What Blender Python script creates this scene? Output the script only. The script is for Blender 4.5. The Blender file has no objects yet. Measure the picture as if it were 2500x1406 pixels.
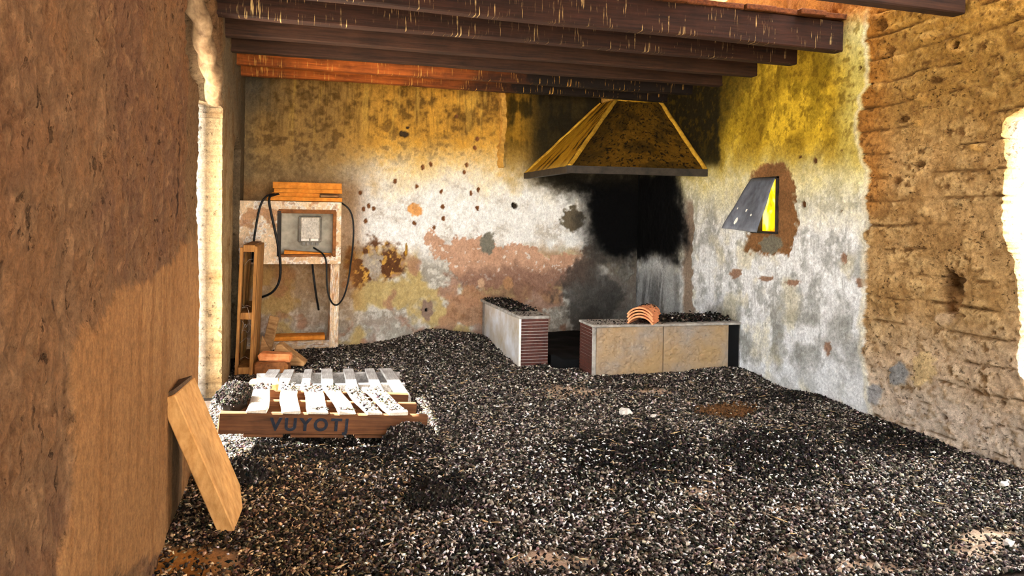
import bpy, bmesh, math, random
import numpy as np
from mathutils import Vector, Matrix, Euler

random.seed(7); RNG = np.random.default_rng(7)
scene = bpy.context.scene
COL = scene.collection

# ------------------------------------------------------------------ camera
FPX, CYP, YAW, ROLL, HC = 1874.0, 526.0, 0.288, 0.016, 1.3      # focal length in pixels of a 2500x1406 frame
sy_, cy_ = math.sin(YAW), math.cos(YAW)
sr_, cr_ = math.sin(ROLL), math.cos(ROLL)
cam = bpy.data.cameras.new('camera'); camo = bpy.data.objects.new('camera', cam); COL.objects.link(camo)
R0 = Vector((cy_, -sy_, 0)); U0 = Vector((0, 0, 1)); FW = Vector((sy_, cy_, 0))
Rv = R0*cr_ + U0*sr_; Uv = U0*cr_ - R0*sr_
camo.matrix_world = Matrix(((Rv.x, Uv.x, -FW.x, 0), (Rv.y, Uv.y, -FW.y, 0), (Rv.z, Uv.z, -FW.z, HC), (0, 0, 0, 1)))
cam.sensor_fit = 'HORIZONTAL'; cam.sensor_width = 36; cam.lens = FPX*36/2500
cam.shift_y = (CYP-703)/2500; cam.clip_start = .02; cam.clip_end = 200
scene.camera = camo

# ------------------------------------------------------------------ sky, sun, exposure
world = bpy.data.worlds.new('sky'); scene.world = world; world.use_nodes = True
bg = world.node_tree.nodes['Background']
bg.inputs[0].default_value = (.93, .965, 1.0, 1); bg.inputs[1].default_value = 1.0
sun = bpy.data.lights.new('sun', 'SUN'); suno = bpy.data.objects.new('sun', sun); COL.objects.link(suno)
sun.energy = 5.0; sun.angle = math.radians(.6); sun.color = (1, .95, .87)
suno.rotation_euler = Vector((.85, -.03, -1.0)).to_track_quat('-Z', 'Y').to_euler()
suno.location = (-6, 4, 8)
vs = scene.view_settings
vs.view_transform = 'Standard'; vs.look = 'None'; vs.gamma = 1; vs.use_curve_mapping = False
vs.exposure = 4.35

# ------------------------------------------------------------------ measures (camera above floor = 1.3 m)
XR, YB, ZB = 3.70, 7.66, 2.478          # right wall, back wall, underside of the beams
def XL(y): return -.409 + .013*(y-5)     # left wall
def px(X, Y, Z):                          # photograph pixel of a world point (arrays welcome); used to lay out stains and patches
    Z = Z-HC; xc = cy_*X-sy_*Y; yc = np.maximum(sy_*X+cy_*Y, .05); a = FPX*xc/yc; b = -FPX*Z/yc
    return 1250+cr_*a-sr_*b, CYP+sr_*a+cr_*b
def ray(u, v):
    du, dv = u-1250, v-CYP
    a = cr_*du+sr_*dv; b = -sr_*du+cr_*dv
    return Vector((sy_+cy_*a/FPX, cy_-sy_*a/FPX, -b/FPX))
def at(u, v, X=None, Y=None, Z=None):
    d = ray(u, v)
    t = X/d.x if X is not None else Y/d.y if Y is not None else (Z-HC)/d.z
    p = d*t; p.z += HC
    return p

# ------------------------------------------------------------------ numeric noise
def _h(ix, iy, s):
    n = (ix.astype(np.int64)*374761393 + iy.astype(np.int64)*668265263 + s*974634777) & 0xffffffff
    n = ((n ^ (n >> 13))*1274126177) & 0xffffffff
    return ((n ^ (n >> 16)) & 0xffff)/65535.0
def vn(x, y, s=0):
    x = np.asarray(x, float); y = np.asarray(y, float)
    ix, iy = np.floor(x), np.floor(y); fx, fy = x-ix, y-iy
    fx = fx*fx*(3-2*fx); fy = fy*fy*(3-2*fy)
    a = _h(ix, iy, s); b = _h(ix+1, iy, s); c = _h(ix, iy+1, s); d = _h(ix+1, iy+1, s)
    return (a*(1-fx)+b*fx)*(1-fy) + (c*(1-fx)+d*fx)*fy
def fbm(x, y, o=4, s=0, g=.5):
    t = 0; a = 1; w = 0
    for k in range(o):
        t = t + a*vn(x*2**k+17.3*k, y*2**k-9.1*k, s+k); w += a; a *= g
    return t/w
def ss(a, b, x):
    t = np.clip((x-a)/(b-a), 0, 1); return t*t*(3-2*t)
def sdpoly(x, y, P):
    d = np.full(np.shape(x), 1e9); ins = np.zeros(np.shape(x), bool); n = len(P)
    for i in range(n):
        (x0, y0), (x1, y1) = P[i], P[(i+1) % n]
        ex, ey = x1-x0, y1-y0
        t = np.clip(((x-x0)*ex+(y-y0)*ey)/(ex*ex+ey*ey+1e-9), 0, 1)
        d = np.minimum(d, np.hypot(x-x0-t*ex, y-y0-t*ey))
        if y0 != y1:
            c = ((y0 > y) != (y1 > y)) & (x < (x1-x0)*(y-y0)/(y1-y0)+x0)
            ins ^= c
    return np.where(ins, -d, d)
def lin(c):
    c = np.clip(np.asarray(c, float)/255, 0, 1)
    return np.where(c <= .04045, c/12.92, ((c+.055)/1.055)**2.4)
def L(*c): return tuple(float(q) for q in lin(c)) + (1.0,)
def mixc(col, m, c):
    m = np.clip(m, 0, 1)[..., None]
    return col*(1-m)+np.asarray(c, float)*m

# ------------------------------------------------------------------ node materials
MATS = {}
def new_mat(name, rough=.9):
    m = bpy.data.materials.new(name); m.use_nodes = True
    b = m.node_tree.nodes['Principled BSDF']; b.inputs['Roughness'].default_value = rough
    b.inputs['Specular IOR Level'].default_value = .25
    MATS[name] = m
    return m, m.node_tree, b
def node(nt, t, **k):
    n = nt.nodes.new(t)
    for a, v in k.items(): setattr(n, a, v)
    return n
def coords(nt, scale=(1, 1, 1), kind='Object'):
    tc = node(nt, 'ShaderNodeTexCoord'); mp = node(nt, 'ShaderNodeMapping')
    mp.inputs['Scale'].default_value = scale
    nt.links.new(tc.outputs[kind], mp.inputs[0]); return mp.outputs[0]
def noise(nt, vec, sc, det=6, rough=.6, dist=0):
    n = node(nt, 'ShaderNodeTexNoise'); n.inputs['Scale'].default_value = sc
    n.inputs['Detail'].default_value = det; n.inputs['Roughness'].default_value = rough; n.inputs['Distortion'].default_value = dist
    nt.links.new(vec, n.inputs['Vector']); return n.outputs['Fac']
def ramp(nt, fac, stops):
    r = node(nt, 'ShaderNodeValToRGB'); e = r.color_ramp.elements
    while len(e) < len(stops): e.new(.5)
    for q, (p, c) in zip(e, stops): q.position = p; q.color = c if len(c) == 4 else tuple(c)+(1,)
    nt.links.new(fac, r.inputs[0]); return r.outputs[0]
def g(v): return (v, v, v, 1)
def mix(nt, a, b, fac=1.0, mode='MULTIPLY'):
    m = node(nt, 'ShaderNodeMix', data_type='RGBA', blend_type=mode)
    for s, v in ((m.inputs[0], fac), (m.inputs[6], a), (m.inputs[7], b)):
        if isinstance(v, bpy.types.NodeSocket): nt.links.new(v, s)
        else: s.default_value = v
    return m.outputs[2]
def bump(nt, b, h, strength=.5, dist=.01):
    n = node(nt, 'ShaderNodeBump'); n.inputs['Strength'].default_value = strength; n.inputs['Distance'].default_value = dist
    nt.links.new(h, n.inputs['Height']); nt.links.new(n.outputs[0], b.inputs['Normal'])

def vcol_mat(name, fine=45, lo=.72, hi=1.22, bs=.5, bd=.012, stretch=(1, 1, 1), rough=.92, pits=0, pdark=.4, pst=(1, 1, 1)):
    m, nt, b = new_mat(name, rough)
    a = node(nt, 'ShaderNodeVertexColor', layer_name='Col')
    v = coords(nt, stretch); v1 = coords(nt)
    n1 = noise(nt, v, fine, 8, .7); n2 = noise(nt, v1, 11, 6, .65)
    c = mix(nt, a.outputs[0], ramp(nt, n1, [(.3, g(lo)), (.7, g(hi))]))
    c = mix(nt, c, ramp(nt, n2, [(.3, g(.86)), (.7, g(1.1))]))
    n3 = noise(nt, v1, fine*3.2, 5, .7); c = mix(nt, c, ramp(nt, n3, [(.32, g(.74)), (.68, g(1.24))]))
    nt.links.new(c, b.inputs['Base Color'])
    h = mix(nt, mix(nt, n1, n2, .5, 'MIX'), n3, .3, 'MIX'); b.inputs['Specular IOR Level'].default_value = .08
    if pits:                                   # chipped-out pits: darker earth inside, real relief in the bump
        p1 = noise(nt, coords(nt, pst), pits, 5, .62); p2 = noise(nt, v1, 4.5, 4, .6)
        pm = mix(nt, ramp(nt, p1, [(.335, g(0)), (.40, g(1))]), g(1), ramp(nt, p2, [(.42, g(0)), (.62, g(1))]), 'MIX')
        pm = mix(nt, g(1), pm, a.outputs[1], 'MIX')
        c = mix(nt, c, ramp(nt, pm, [(0, g(pdark)), (1, g(1))])); nt.links.new(c, b.inputs['Base Color'])
        h = mix(nt, h, pm, .45, 'MIX')
    bump(nt, b, h, bs, bd)
    return m
vcol_mat('plaster', 55, .70, 1.24, .55, .012, (1, 1, .6))
vcol_mat('earth', 48, .58, 1.30, 1.0, .03, pits=34, pdark=.42, pst=(1, 1, 1.6))
vcol_mat('earth_left', 46, .62, 1.30, 1.0, .022, (1, 1, .75), pits=30, pdark=.45, pst=(1, 1, .75))
vcol_mat('chips', 120, .7, 1.25, .3, .003, rough=.85)

def wood_mat(name, dark, light, grain=(2, 40, 40), rough=.8, drips=None, patch=None, end_shade=None):
    m, nt, b = new_mat(name, rough)
    v = coords(nt, grain); v1 = coords(nt)
    n = noise(nt, v, 1.5, 7, .65, .4); n2 = noise(nt, v1, 6, 5, .6)
    c = ramp(nt, n, [(.3, dark), (.68, light)])
    c = mix(nt, c, ramp(nt, n2, [(.3, g(.7)), (.7, g(1.15))]))
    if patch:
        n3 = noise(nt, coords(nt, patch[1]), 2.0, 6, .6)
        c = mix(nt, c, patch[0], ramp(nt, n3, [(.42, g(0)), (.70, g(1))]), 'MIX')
    if end_shade:                                  # fall-off of the doorway light painted towards the right end
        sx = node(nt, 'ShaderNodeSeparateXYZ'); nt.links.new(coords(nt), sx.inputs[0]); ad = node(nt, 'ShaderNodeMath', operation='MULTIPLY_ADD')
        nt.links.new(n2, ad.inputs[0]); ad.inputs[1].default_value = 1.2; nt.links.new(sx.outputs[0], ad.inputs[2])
        mr = node(nt, 'ShaderNodeMapRange'); nt.links.new(ad.outputs[0], mr.inputs[0]); mr.inputs[1].default_value = end_shade[0]; mr.inputs[2].default_value = end_shade[1]
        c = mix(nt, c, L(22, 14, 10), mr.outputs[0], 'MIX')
    if drips:                                  # pale bird-lime runs, long in z, short in x
        d = noise(nt, coords(nt, (70, 3, 5)), 1.2, 3, .55)
        e = noise(nt, coords(nt, (2.2, 1, 6)), 1.5, 4, .6)
        f = ramp(nt, d, [(.60, g(0)), (.68, g(1))]); f2 = ramp(nt, e, [(.46, g(0)), (.6, g(1))])
        c = mix(nt, c, drips, mix(nt, f, f2, 1.0), 'MIX')
    nt.links.new(c, b.inputs['Base Color']); bump(nt, b, n, .5, .006)
    return m
def plain_mat(name, c1, c2, sc=20, rough=.85, bs=.4, bd=.006, stretch=(1, 1, 1), metal=0):
    m, nt, b = new_mat(name, rough)
    v = coords(nt, stretch); n = noise(nt, v, sc, 7, .65); n2 = noise(nt, v, sc*.22, 4, .6)
    c = ramp(nt, n, [(.3, c1), (.7, c2)]); c = mix(nt, c, ramp(nt, n2, [(.3, g(.72)), (.7, g(1.18))]))
    nt.links.new(c, b.inputs['Base Color']); b.inputs['Metallic'].default_value = metal; bump(nt, b, n, bs, bd)
    return m
wood_mat('beam_dark', L(26, 14, 10), L(60, 34, 22), drips=L(190, 160, 105))
wood_mat('beam_plain', L(28, 16, 11), L(66, 41, 27))
wood_mat('beam_orange', L(120, 55, 18), L(205, 110, 40), patch=(L(72, 36, 16), (1.6, 1, 3)), drips=L(225, 170, 80), end_shade=(1.5, 2.7))  # wood's own orange with the warm doorway light painted in
wood_mat('board_under', L(60, 32, 16), L(130, 75, 35), (30, 2, 30))
wood_mat('pallet_grey', L(112, 106, 100), L(178, 172, 164), (40, 3, 40))
wood_mat('pallet_pale', L(190, 175, 150), L(240, 228, 205), (40, 3, 40))
wood_mat('pallet_brown', L(64, 38, 20), L(120, 76, 42), (2, 40, 40))
wood_mat('pallet_warm', L(125, 80, 35), L(195, 140, 75), (30, 30, 2.5))
wood_mat('scrap_wood', L(125, 85, 45), L(205, 160, 105), (4, 30, 30))
wood_mat('frame_wood', L(95, 55, 25), L(165, 105, 55), (12, 12, 12))
wood_mat('log_wood', L(84, 62, 38), L(150, 124, 92), (14, 3, 14))
plain_mat('brick_orange', L(205, 118, 28), L(240, 160, 62), 26, .85, .35, .004)
plain_mat('brick_red', L(215, 120, 60), L(245, 170, 110), 24, .9, .5, .006)
plain_mat('roof_tile', L(205, 120, 75), L(238, 165, 115), 30, .85, .35, .004)
plain_mat('tile_brown', L(58, 30, 24), L(92, 50, 40), 30, .5, .2, .002)
plain_mat('tile_white', L(168, 146, 108), L(220, 221, 224), 4.5, .5, .2, .003)
plain_mat('grout', L(190, 184, 172), L(228, 224, 214), 40, .9, .4, .003)
plain_mat('slab', L(120, 114, 106), L(190, 184, 172), 18, .9, .5, .005)
plain_mat('mortar', L(110, 106, 100), L(178, 172, 162), 22, .95, .8, .012)
plain_mat('soot', L(3, 3, 3), L(12, 12, 12), 14, .95, .6, .01)  # near-black for the shade box beside the long hearth wall
plain_mat('metal_sheet', L(82, 85, 92), L(120, 124, 132), 7, .55, .25, .004, (3, 3, 1), .3)
plain_mat('dark_metal', L(30, 26, 22), L(62, 54, 44), 12, .6, .3, .004, metal=.2)
plain_mat('cable_black', L(14, 14, 14), L(34, 33, 32), 40, .5, .2, .002)
plain_mat('box_grey', L(112, 106, 94), L(150, 142, 126), 30, .5, .15, .002)
plain_mat('box_lid', L(150, 138, 118), L(228, 218, 196), 60, .25, .5, .004, (1, 1, .7))
plain_mat('paper_white', L(225, 218, 200), L(250, 246, 236), 30, .6, .1, .001)
plain_mat('gland', L(120, 118, 112), L(170, 166, 156), 30, .5, .1, .001)
plain_mat('paint_blue', L(22, 26, 34), L(44, 48, 56), 60, .9, .2, .001)
plain_mat('rock', L(170, 160, 148), L(235, 228, 215), 24, .95, .8, .012)
plain_mat('outside_ground', L(214, 200, 182), L(240, 230, 214), 6, .95, .6, .02)
plain_mat('weed_green', L(120, 140, 40), L(210, 200, 90), 20, .8, .2, .002)
plain_mat('web', L(170, 160, 145), L(220, 212, 200), 20, .9, .1, .001)
plain_mat('slab_foam', L(165, 115, 58), L(212, 160, 95), 30, .9, .7, .006, (1, 1, .5))
plain_mat('slab_end', L(60, 44, 30), L(104, 78, 50), 40, .95, .8, .006)
def tile_beige():
    m, nt, b = new_mat('tile_beige', .75)
    v = coords(nt); n = noise(nt, v, 24, 9, .72, .3); n2 = noise(nt, v, 3.2, 4, .55)
    c = ramp(nt, n2, [(.36, L(154, 142, 128)), (.5, L(160, 138, 110)), (.64, L(166, 138, 98))])
    c = mix(nt, c, ramp(nt, n, [(.30, g(.55)), (.42, g(.95)), (.6, g(1.05)), (.75, g(1.2))]))
    nt.links.new(c, b.inputs['Base Color']); bump(nt, b, n, .9, .012)
tile_beige()
def amber():
    m, nt, b = new_mat('amber_glow', .4)
    v = coords(nt, (1, 2.2, 1.2)); n = noise(nt, v, 4.5, 3, .5, .6)
    c = ramp(nt, n, [(.36, L(255, 120, 10)), (.5, L(255, 190, 10)), (.64, L(255, 240, 110))])
    nt.links.new(c, b.inputs['Base Color']); nt.links.new(c, b.inputs['Emission Color']); b.inputs['Emission Strength'].default_value = .13  # emission stands in for the sunlit reveal seen through the opening
amber()

# ------------------------------------------------------------------ object helpers
def tag(o, label=None, cat=None, group=None, kind=None):
    if label: o['label'] = label
    if cat: o['category'] = cat
    if group: o['group'] = group
    if kind: o['kind'] = kind
    return o
def put(name, me, mat=None, parent=None, loc=None, rot=None):
    o = bpy.data.objects.new(name, me); COL.objects.link(o)
    if mat and me is not None and not me.materials: me.materials.append(MATS[mat])
    if parent is not None: o.parent = parent
    if loc is not None: o.location = loc
    if rot is not None: o.rotation_euler = rot
    return o
def thing(name, label, cat, loc=(0, 0, 0), rot=(0, 0, 0), group=None, kind=None):
    o = put(name, None, loc=loc, rot=rot); o.empty_display_size = .1
    return tag(o, label, cat, group, kind)
def bm_mesh(name, bm, smooth=False):
    bmesh.ops.recalc_face_normals(bm, faces=bm.faces)
    me = bpy.data.meshes.new(name); bm.to_mesh(me); bm.free()
    if smooth: me.polygons.foreach_set('use_smooth', [True]*len(me.polygons))
    return me
def add_box(bm, lo, hi):
    r = bmesh.ops.create_cube(bm, size=1)['verts']
    lo, hi = Vector(lo), Vector(hi)
    for v in r: v.co = Vector([(lo[i]+hi[i])/2 + v.co[i]*(hi[i]-lo[i]) for i in range(3)])
    return r
def box_mesh(name, lo, hi, bev=.004, jit=0, cuts=0):
    bm = bmesh.new(); add_box(bm, lo, hi)
    if cuts: bmesh.ops.subdivide_edges(bm, edges=[e for e in bm.edges if e.calc_length() > .25], cuts=cuts, use_grid_fill=True)
    if bev: bmesh.ops.bevel(bm, geom=[e for e in bm.edges if len(e.link_faces) == 2 and e.calc_face_angle(0) > .5], offset=bev, segments=1, affect='EDGES')
    if jit:
        for v in bm.verts: v.co += Vector([random.uniform(-jit, jit) for _ in range(3)])
    return bm_mesh(name, bm)
def box(name, lo, hi, mat, parent=None, bev=.004, jit=0, cuts=0, **k):
    return put(name, box_mesh(name, lo, hi, bev, jit, cuts), mat, parent, **k)
def np_mesh(name, V, F, C=None, smooth=False, Al=None):
    """V (n,3), F (m,k) same-size faces, C per-vertex sRGB 0-255"""
    V = np.asarray(V, np.float32); F = np.asarray(F, np.int32); k = F.shape[1]
    me = bpy.data.meshes.new(name)
    me.vertices.add(len(V)); me.vertices.foreach_set('co', V.ravel())
    me.loops.add(F.size); me.loops.foreach_set('vertex_index', F.ravel())
    me.polygons.add(len(F)); me.polygons.foreach_set('loop_start', np.arange(len(F), dtype=np.int32)*k)
    if C is not None:
        a = me.color_attributes.new('Col', 'FLOAT_COLOR', 'POINT')
        c = np.ones((len(V), 4), np.float32); c[:, :3] = lin(C)
        if Al is not None: c[:, 3] = Al
        a.data.foreach_set('color', c.ravel())
    me.update(calc_edges=True)
    if smooth: me.polygons.foreach_set('use_smooth', np.ones(len(F), bool))
    return me
def solid_grid(name, P, N, disp, keep, C, thick, mat, snap=None, parent=None, smooth=True, Cb=None, ring=0, alpha=None, back=True):
    """P (nu,nv,3) points of the inner face, N outward (into the room) normal, disp (nu,nv) relief, keep (nu-1,nv-1) cells, thick = wall depth."""
    nu, nv = disp.shape; N = np.asarray(N, float)
    A = P + disp[..., None]*N; B = P - thick*N
    if snap is not None: A = A+snap; B = B+snap
    idx = np.arange(nu*nv).reshape(nu, nv)
    q = np.stack([idx[:-1, :-1], idx[1:, :-1], idx[1:, 1:], idx[:-1, 1:]], -1)
    F = q[keep]; n = nu*nv
    G = F[:, ::-1]+n
    # boundary edges
    E = np.concatenate([F[:, [0, 1]], F[:, [1, 2]], F[:, [2, 3]], F[:, [3, 0]]])
    key = np.sort(E, 1); kk = key[:, 0].astype(np.int64)*(n+1)+key[:, 1]
    u, inv, cnt = np.unique(kk, return_inverse=True, return_counts=True)
    e = E[cnt[inv] == 1]
    S = np.stack([e[:, 1], e[:, 0], e[:, 0]+n, e[:, 1]+n], 1)
    if ring: S = np.concatenate([np.stack([e[:, 1], e[:, 0], e[:, 0]+2*n, e[:, 1]+2*n], 1), np.stack([e[:, 1]+2*n, e[:, 0]+2*n, e[:, 0]+n, e[:, 1]+n], 1)])
    V = np.concatenate([A.reshape(-1, 3), B.reshape(-1, 3)]); CC = np.concatenate([C.reshape(-1, 3), C.reshape(-1, 3) if Cb is None else np.zeros((n, 3))+np.array(Cb)])
    if ring: V = np.concatenate([V, (A-ring*N).reshape(-1, 3)]); CC = np.concatenate([CC, C.reshape(-1, 3)*.55])  # darkened ring: shade of the inner jamb strip put into the colour
    AL = np.ones(len(V)) if alpha is None else np.resize(alpha.ravel(), len(V))
    Fa = np.concatenate([F, G, S] if back else [F, S]); used = np.unique(Fa); mp = np.zeros(len(V), int); mp[used] = np.arange(len(used))
    V = V[used]; CC = CC[used]; AL = AL[used]; Fa = mp[Fa]
    # orient so that the inner face looks along N
    f = Fa[0]; nn = np.cross(V[f[1]]-V[f[0]], V[f[2]]-V[f[0]])
    if np.dot(nn, N) < 0: Fa = Fa[:, ::-1]
    me = np_mesh(name, V, Fa, CC, smooth, AL); me.materials.append(MATS[mat])
    sm = np.zeros(len(Fa), bool); sm[:len(F)] = smooth; me.polygons.foreach_set('use_smooth', sm)
    o = put(name, me, parent=parent); return o
def slab_from_quad(name, pts, thick, mat, parent=None, nrm=None, sub=1, jit=0, colfn=None):
    """a thick plate whose outer face is the given quad; colfn(s,t,P) -> sRGB"""
    p = [Vector(q) for q in pts]; n = (p[1]-p[0]).cross(p[3]-p[0]).normalized()
    if nrm is not None and n.dot(Vector(nrm)) < 0: n = -n
    s = np.linspace(0, 1, sub+1); S, T = np.meshgrid(s, s, indexing='ij')
    pa = np.array([list(q) for q in p])
    P = pa[0]*((1-S)*(1-T))[..., None]+pa[1]*(S*(1-T))[..., None]+pa[2]*(S*T)[..., None]+pa[3]*((1-S)*T)[..., None]
    d = (fbm(S*14, T*14, 3, len(name))-.5)*jit
    C = colfn(S, T, P) if colfn else np.full(P.shape, 128.)
    return solid_grid(name, P, np.array(n), d, np.ones((sub, sub), bool), C, thick, mat, parent=parent, smooth=False)
def tube(name, pts, r, mat, parent=None, res=3, smooth_path=True):
    cu = bpy.data.curves.new(name, 'CURVE'); cu.dimensions = '3D'; cu.bevel_depth = r; cu.bevel_resolution = res; cu.use_fill_caps = True
    sp = cu.splines.new('NURBS' if smooth_path else 'POLY'); sp.points.add(len(pts)-1)
    for q, p in zip(sp.points, pts): q.co = (*p, 1)
    if smooth_path: sp.use_endpoint_u = True; sp.order_u = 3; sp.resolution_u = 6
    t = bpy.data.objects.new('tmp', cu); COL.objects.link(t)
    dg = bpy.context.evaluated_depsgraph_get(); me = bpy.data.meshes.new_from_object(t.evaluated_get(dg)); me.name = name
    bpy.data.objects.remove(t); bpy.data.curves.remove(cu)
    me.polygons.foreach_set('use_smooth', [True]*len(me.polygons)); me.materials.clear()
    return put(name, me, mat, parent)

# ------------------------------------------------------------------ litter chips (shared generator)
PAL = np.array([(19, 17, 15), (38, 33, 29), (64, 56, 49), (98, 90, 82), (144, 131, 116), (186, 174, 158), (222, 215, 204), (246, 245, 242)], float)
OV = np.array([(1, 0, 0), (-1, 0, 0), (0, 1, 0), (0, -1, 0), (0, 0, 1), (0, 0, -1)], float)
OF = np.array([(0, 2, 4), (2, 1, 4), (1, 3, 4), (3, 0, 4), (2, 0, 5), (1, 2, 5), (3, 1, 5), (0, 3, 5)], np.int32)
def chips(P, size, col, tilt=.5, flat=.42, elong=.55):
    n = len(P); r = RNG.random
    sc = np.stack([size, size*(elong+.35*r(n)), size*(flat*(.6+.8*r(n)))], 1)
    V = OV[None]*sc[:, None, :]*(1+.35*(r((n, 6, 1))-.5)) + (r((n, 6, 3))-.5)*sc[:, None, :]*.55
    a = r(n)*6.283; t = RNG.normal(0, tilt, n); q = RNG.normal(0, tilt, n)
    ct, st = np.cos(t)[:, None], np.sin(t)[:, None]
    x, y, z = V[..., 0], V[..., 1], V[..., 2]
    y, z = y*ct-z*st, y*st+z*ct
    ct, st = np.cos(q)[:, None], np.sin(q)[:, None]; x, z = x*ct+z*st, -x*st+z*ct
    ca, sa = np.cos(a)[:, None], np.sin(a)[:, None]; x, y = x*ca-y*sa, x*sa+y*ca
    V = np.stack([x, y, z], -1)+P[:, None, :]
    F = (OF[None]+(np.arange(n)*6)[:, None, None]).reshape(-1, 3)
    return V.reshape(-1, 3), F, np.repeat(col, 6, 0)
def pal_pick(n, w):
    k = RNG.choice(len(PAL), n, p=np.array(w)/np.sum(w)); c = PAL[k]*(1+.25*(RNG.random((n, 1))-.5))
    return np.clip(c+RNG.normal(0, 4, (n, 3)), 0, 255)
W_DARK = (34, 30, 20, 9, 4, 2, .8, .2); W_MID = (19, 22, 21, 17, 11, 7, 3, .5); W_WARM = (16, 24, 24, 16, 12, 6, 1, .1)
def chip_obj(name, V, F, C, parent=None): 
    me = np_mesh(name, V, F, C, True); me.materials.append(MATS['chips']); return put(name, me, parent=parent)
# ================================================================== STRUCTURE
def axis(a, b, fine, lo, hi, coarse):
    out = []
    if a < lo: out += list(np.arange(a, lo-1e-6, coarse))
    n = max(2, int(round((min(hi, b)-max(a, lo))/fine))); out += list(np.linspace(max(a, lo), min(hi, b), n+1))
    if b > hi: out += list(np.arange(hi+coarse, b, coarse))+[b]
    return np.array(out)
def cut(sd, U, V):
    """cells to keep (sd>0) and the shift that pulls the ragged rim onto sd=0"""
    c = (sd[:-1, :-1]+sd[1:, :-1]+sd[1:, 1:]+sd[:-1, 1:])/4; keep = c > 0
    k = np.zeros(sd.shape, bool); r = np.zeros(sd.shape, bool)
    for a in (slice(None, -1), slice(1, None)):
        for b in (slice(None, -1), slice(1, None)): k[a, b] |= keep; r[a, b] |= ~keep
    rim = k & r
    gu = np.gradient(sd, U[:, 0], axis=0); gv = np.gradient(sd, V[0], axis=1); m = np.maximum(np.hypot(gu, gv), .3)
    s = np.clip(-sd/m, -.02, .02)*rim
    return keep, s*gu/m, s*gv/m

# ---- back wall
xs = axis(-.5, XR+.3, .0085, -.45, XR+.05, .1); zs = axis(-.1, 3.5, .0085, -.02, 2.62, .12)
X, Z = np.meshgrid(xs, zs, indexing='ij')
u, v = px(X, np.full(X.shape, YB), Z)
n1 = fbm(X*2.2, Z*2.2, 5, 11); n2 = fbm(X*7, Z*7, 5, 12); n3 = fbm(X*22, Z*22, 4, 13, .65); stk = fbm(X*16, Z*1.6, 4, 14, .6); stf = fbm(X*45, Z*4, 3, 15, .6)
wob = (n2-.5)*70+(n3-.5)*36
C = np.full(X.shape+(3,), 0.)+np.array((238, 237, 231))
C = mixc(C, ss(.50, .66, n2*.6+n3*.4)*.65, (178, 168, 150))
C = mixc(C, ss(.52, .62, n3)*.7, (248, 247, 243))
# lower mottled band
low = ss(590, 660, v+wob*.8)
C = mixc(C, low*.8, (146, 138, 122)); C = mixc(C, low*ss(.47, .6, n3)*.85, (206, 202, 190))
C = mixc(C, low*ss(.5, .6, fbm(X*4, Z*4, 4, 21))*.75, (186, 158, 92)); C = mixc(C, low*ss(.52, .62, fbm(X*5, Z*5, 4, 22))*.7, (160, 116, 92))
C = mixc(C, ss(760, 820, v+wob*.5)*ss(.4, .6, n2)*.6, (140, 116, 100))
# golden colouring of the upper part, browner at the left
gold = ss(500, 385, v+wob*.9+(n1-.5)*110)
C = mixc(C, gold*.6, (232, 192, 112)); C = mixc(C, ss(430, 320, v+wob*1.2)*.92, (206, 150, 52))
left = ss(960, 760, u+wob*1.4)*ss(560, 420, v+wob*.7)
C = mixc(C, left*.8, (150, 118, 72)); C = mixc(C, left*ss(.40, .66, n2*.5+n3*.5)*.6, (112, 88, 56))
C = mixc(C, ss(360, 215, v+(n1-.5)*170+wob*.8)*.8*ss(.34, .66, n2*.45+stk*.2+n3*.35), (92, 68, 32))
C = mixc(C, ss(.50, .64, n3*.6+n2*.4)*ss(440, 340, v)*.55, (92, 66, 30))
C = mixc(C, ss(.54, .66, stk)*ss(400, 240, v)*.55, (220, 176, 80)); C = mixc(C, ss(.58, .68, stf)*ss(400, 300, v)*.3, (80, 58, 28))
C = mixc(C, ss(720, 600, u+wob)*ss(330, 190, v+wob)*.85, (60, 58, 54))
C = mixc(C, ss(640, 600, u)*.5, (92, 80, 62))
# olive darkening beside the hood
C = mixc(C, ss(1215, 1245, u)*ss(470, 380, v+wob)*.6, (120, 88, 18)); C = mixc(C, ss(1230, 1250, u)*ss(.44, .58, n2*.5+stk*.5)*ss(400, 300, v+wob)*.85, (44, 34, 12))
# brown flaking beside the cabinet
fl = ss(0, -26, sdpoly(u, v, [(845, 590), (900, 585), (985, 615), (1000, 660), (930, 700), (850, 705)])+wob*1.2)
C = mixc(C, fl*.95, (92, 58, 34)); C = mixc(C, fl*ss(.5, .56, n3)*.95, (208, 160, 74)); C = mixc(C, fl*ss(.56, .6, n2)*.8, (190, 184, 172))
C = mixc(C, ss(905, 850, u)*ss(420, 470, v)*ss(870, 650, v)*.6, (150, 100, 48))
# bare terracotta render
tp = sdpoly(u, v, [(1042, 560), (1085, 590), (1150, 580), (1170, 575), (1230, 600), (1300, 600), (1330, 622), (1420, 618), (1440, 598), (1475, 620), (1470, 680), (1400, 690), (1330, 700), (1265, 690), (1180, 712), (1120, 680), (1080, 640), (1045, 605)])
terra = ss(2, -2, tp+(n3-.5)*34+(n2-.5)*22)
C = mixc(C, terra, (196, 156, 128)); C = mixc(C, terra*ss(.5, .66, n2)*.4, (180, 136, 106)); C = mixc(C, terra*ss(.66, .70, n3)*.8, (232, 228, 220))
C = mixc(C, ss(20, -20, sdpoly(u, v, [(1100, 670), (1480, 650), (1480, 700), (1300, 715), (1180, 735)])+wob)*.7, (118, 88, 74))
rub = ss(4, -4, sdpoly(u, v, [(1100, 725), (1150, 695), (1195, 720), (1190, 800), (1130, 790), (1095, 770)])+wob*.5)
C = mixc(C, rub*.85, (168, 126, 94)); C = mixc(C, rub*ss(.5, .6, n3)*.5, (120, 88, 64))
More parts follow.
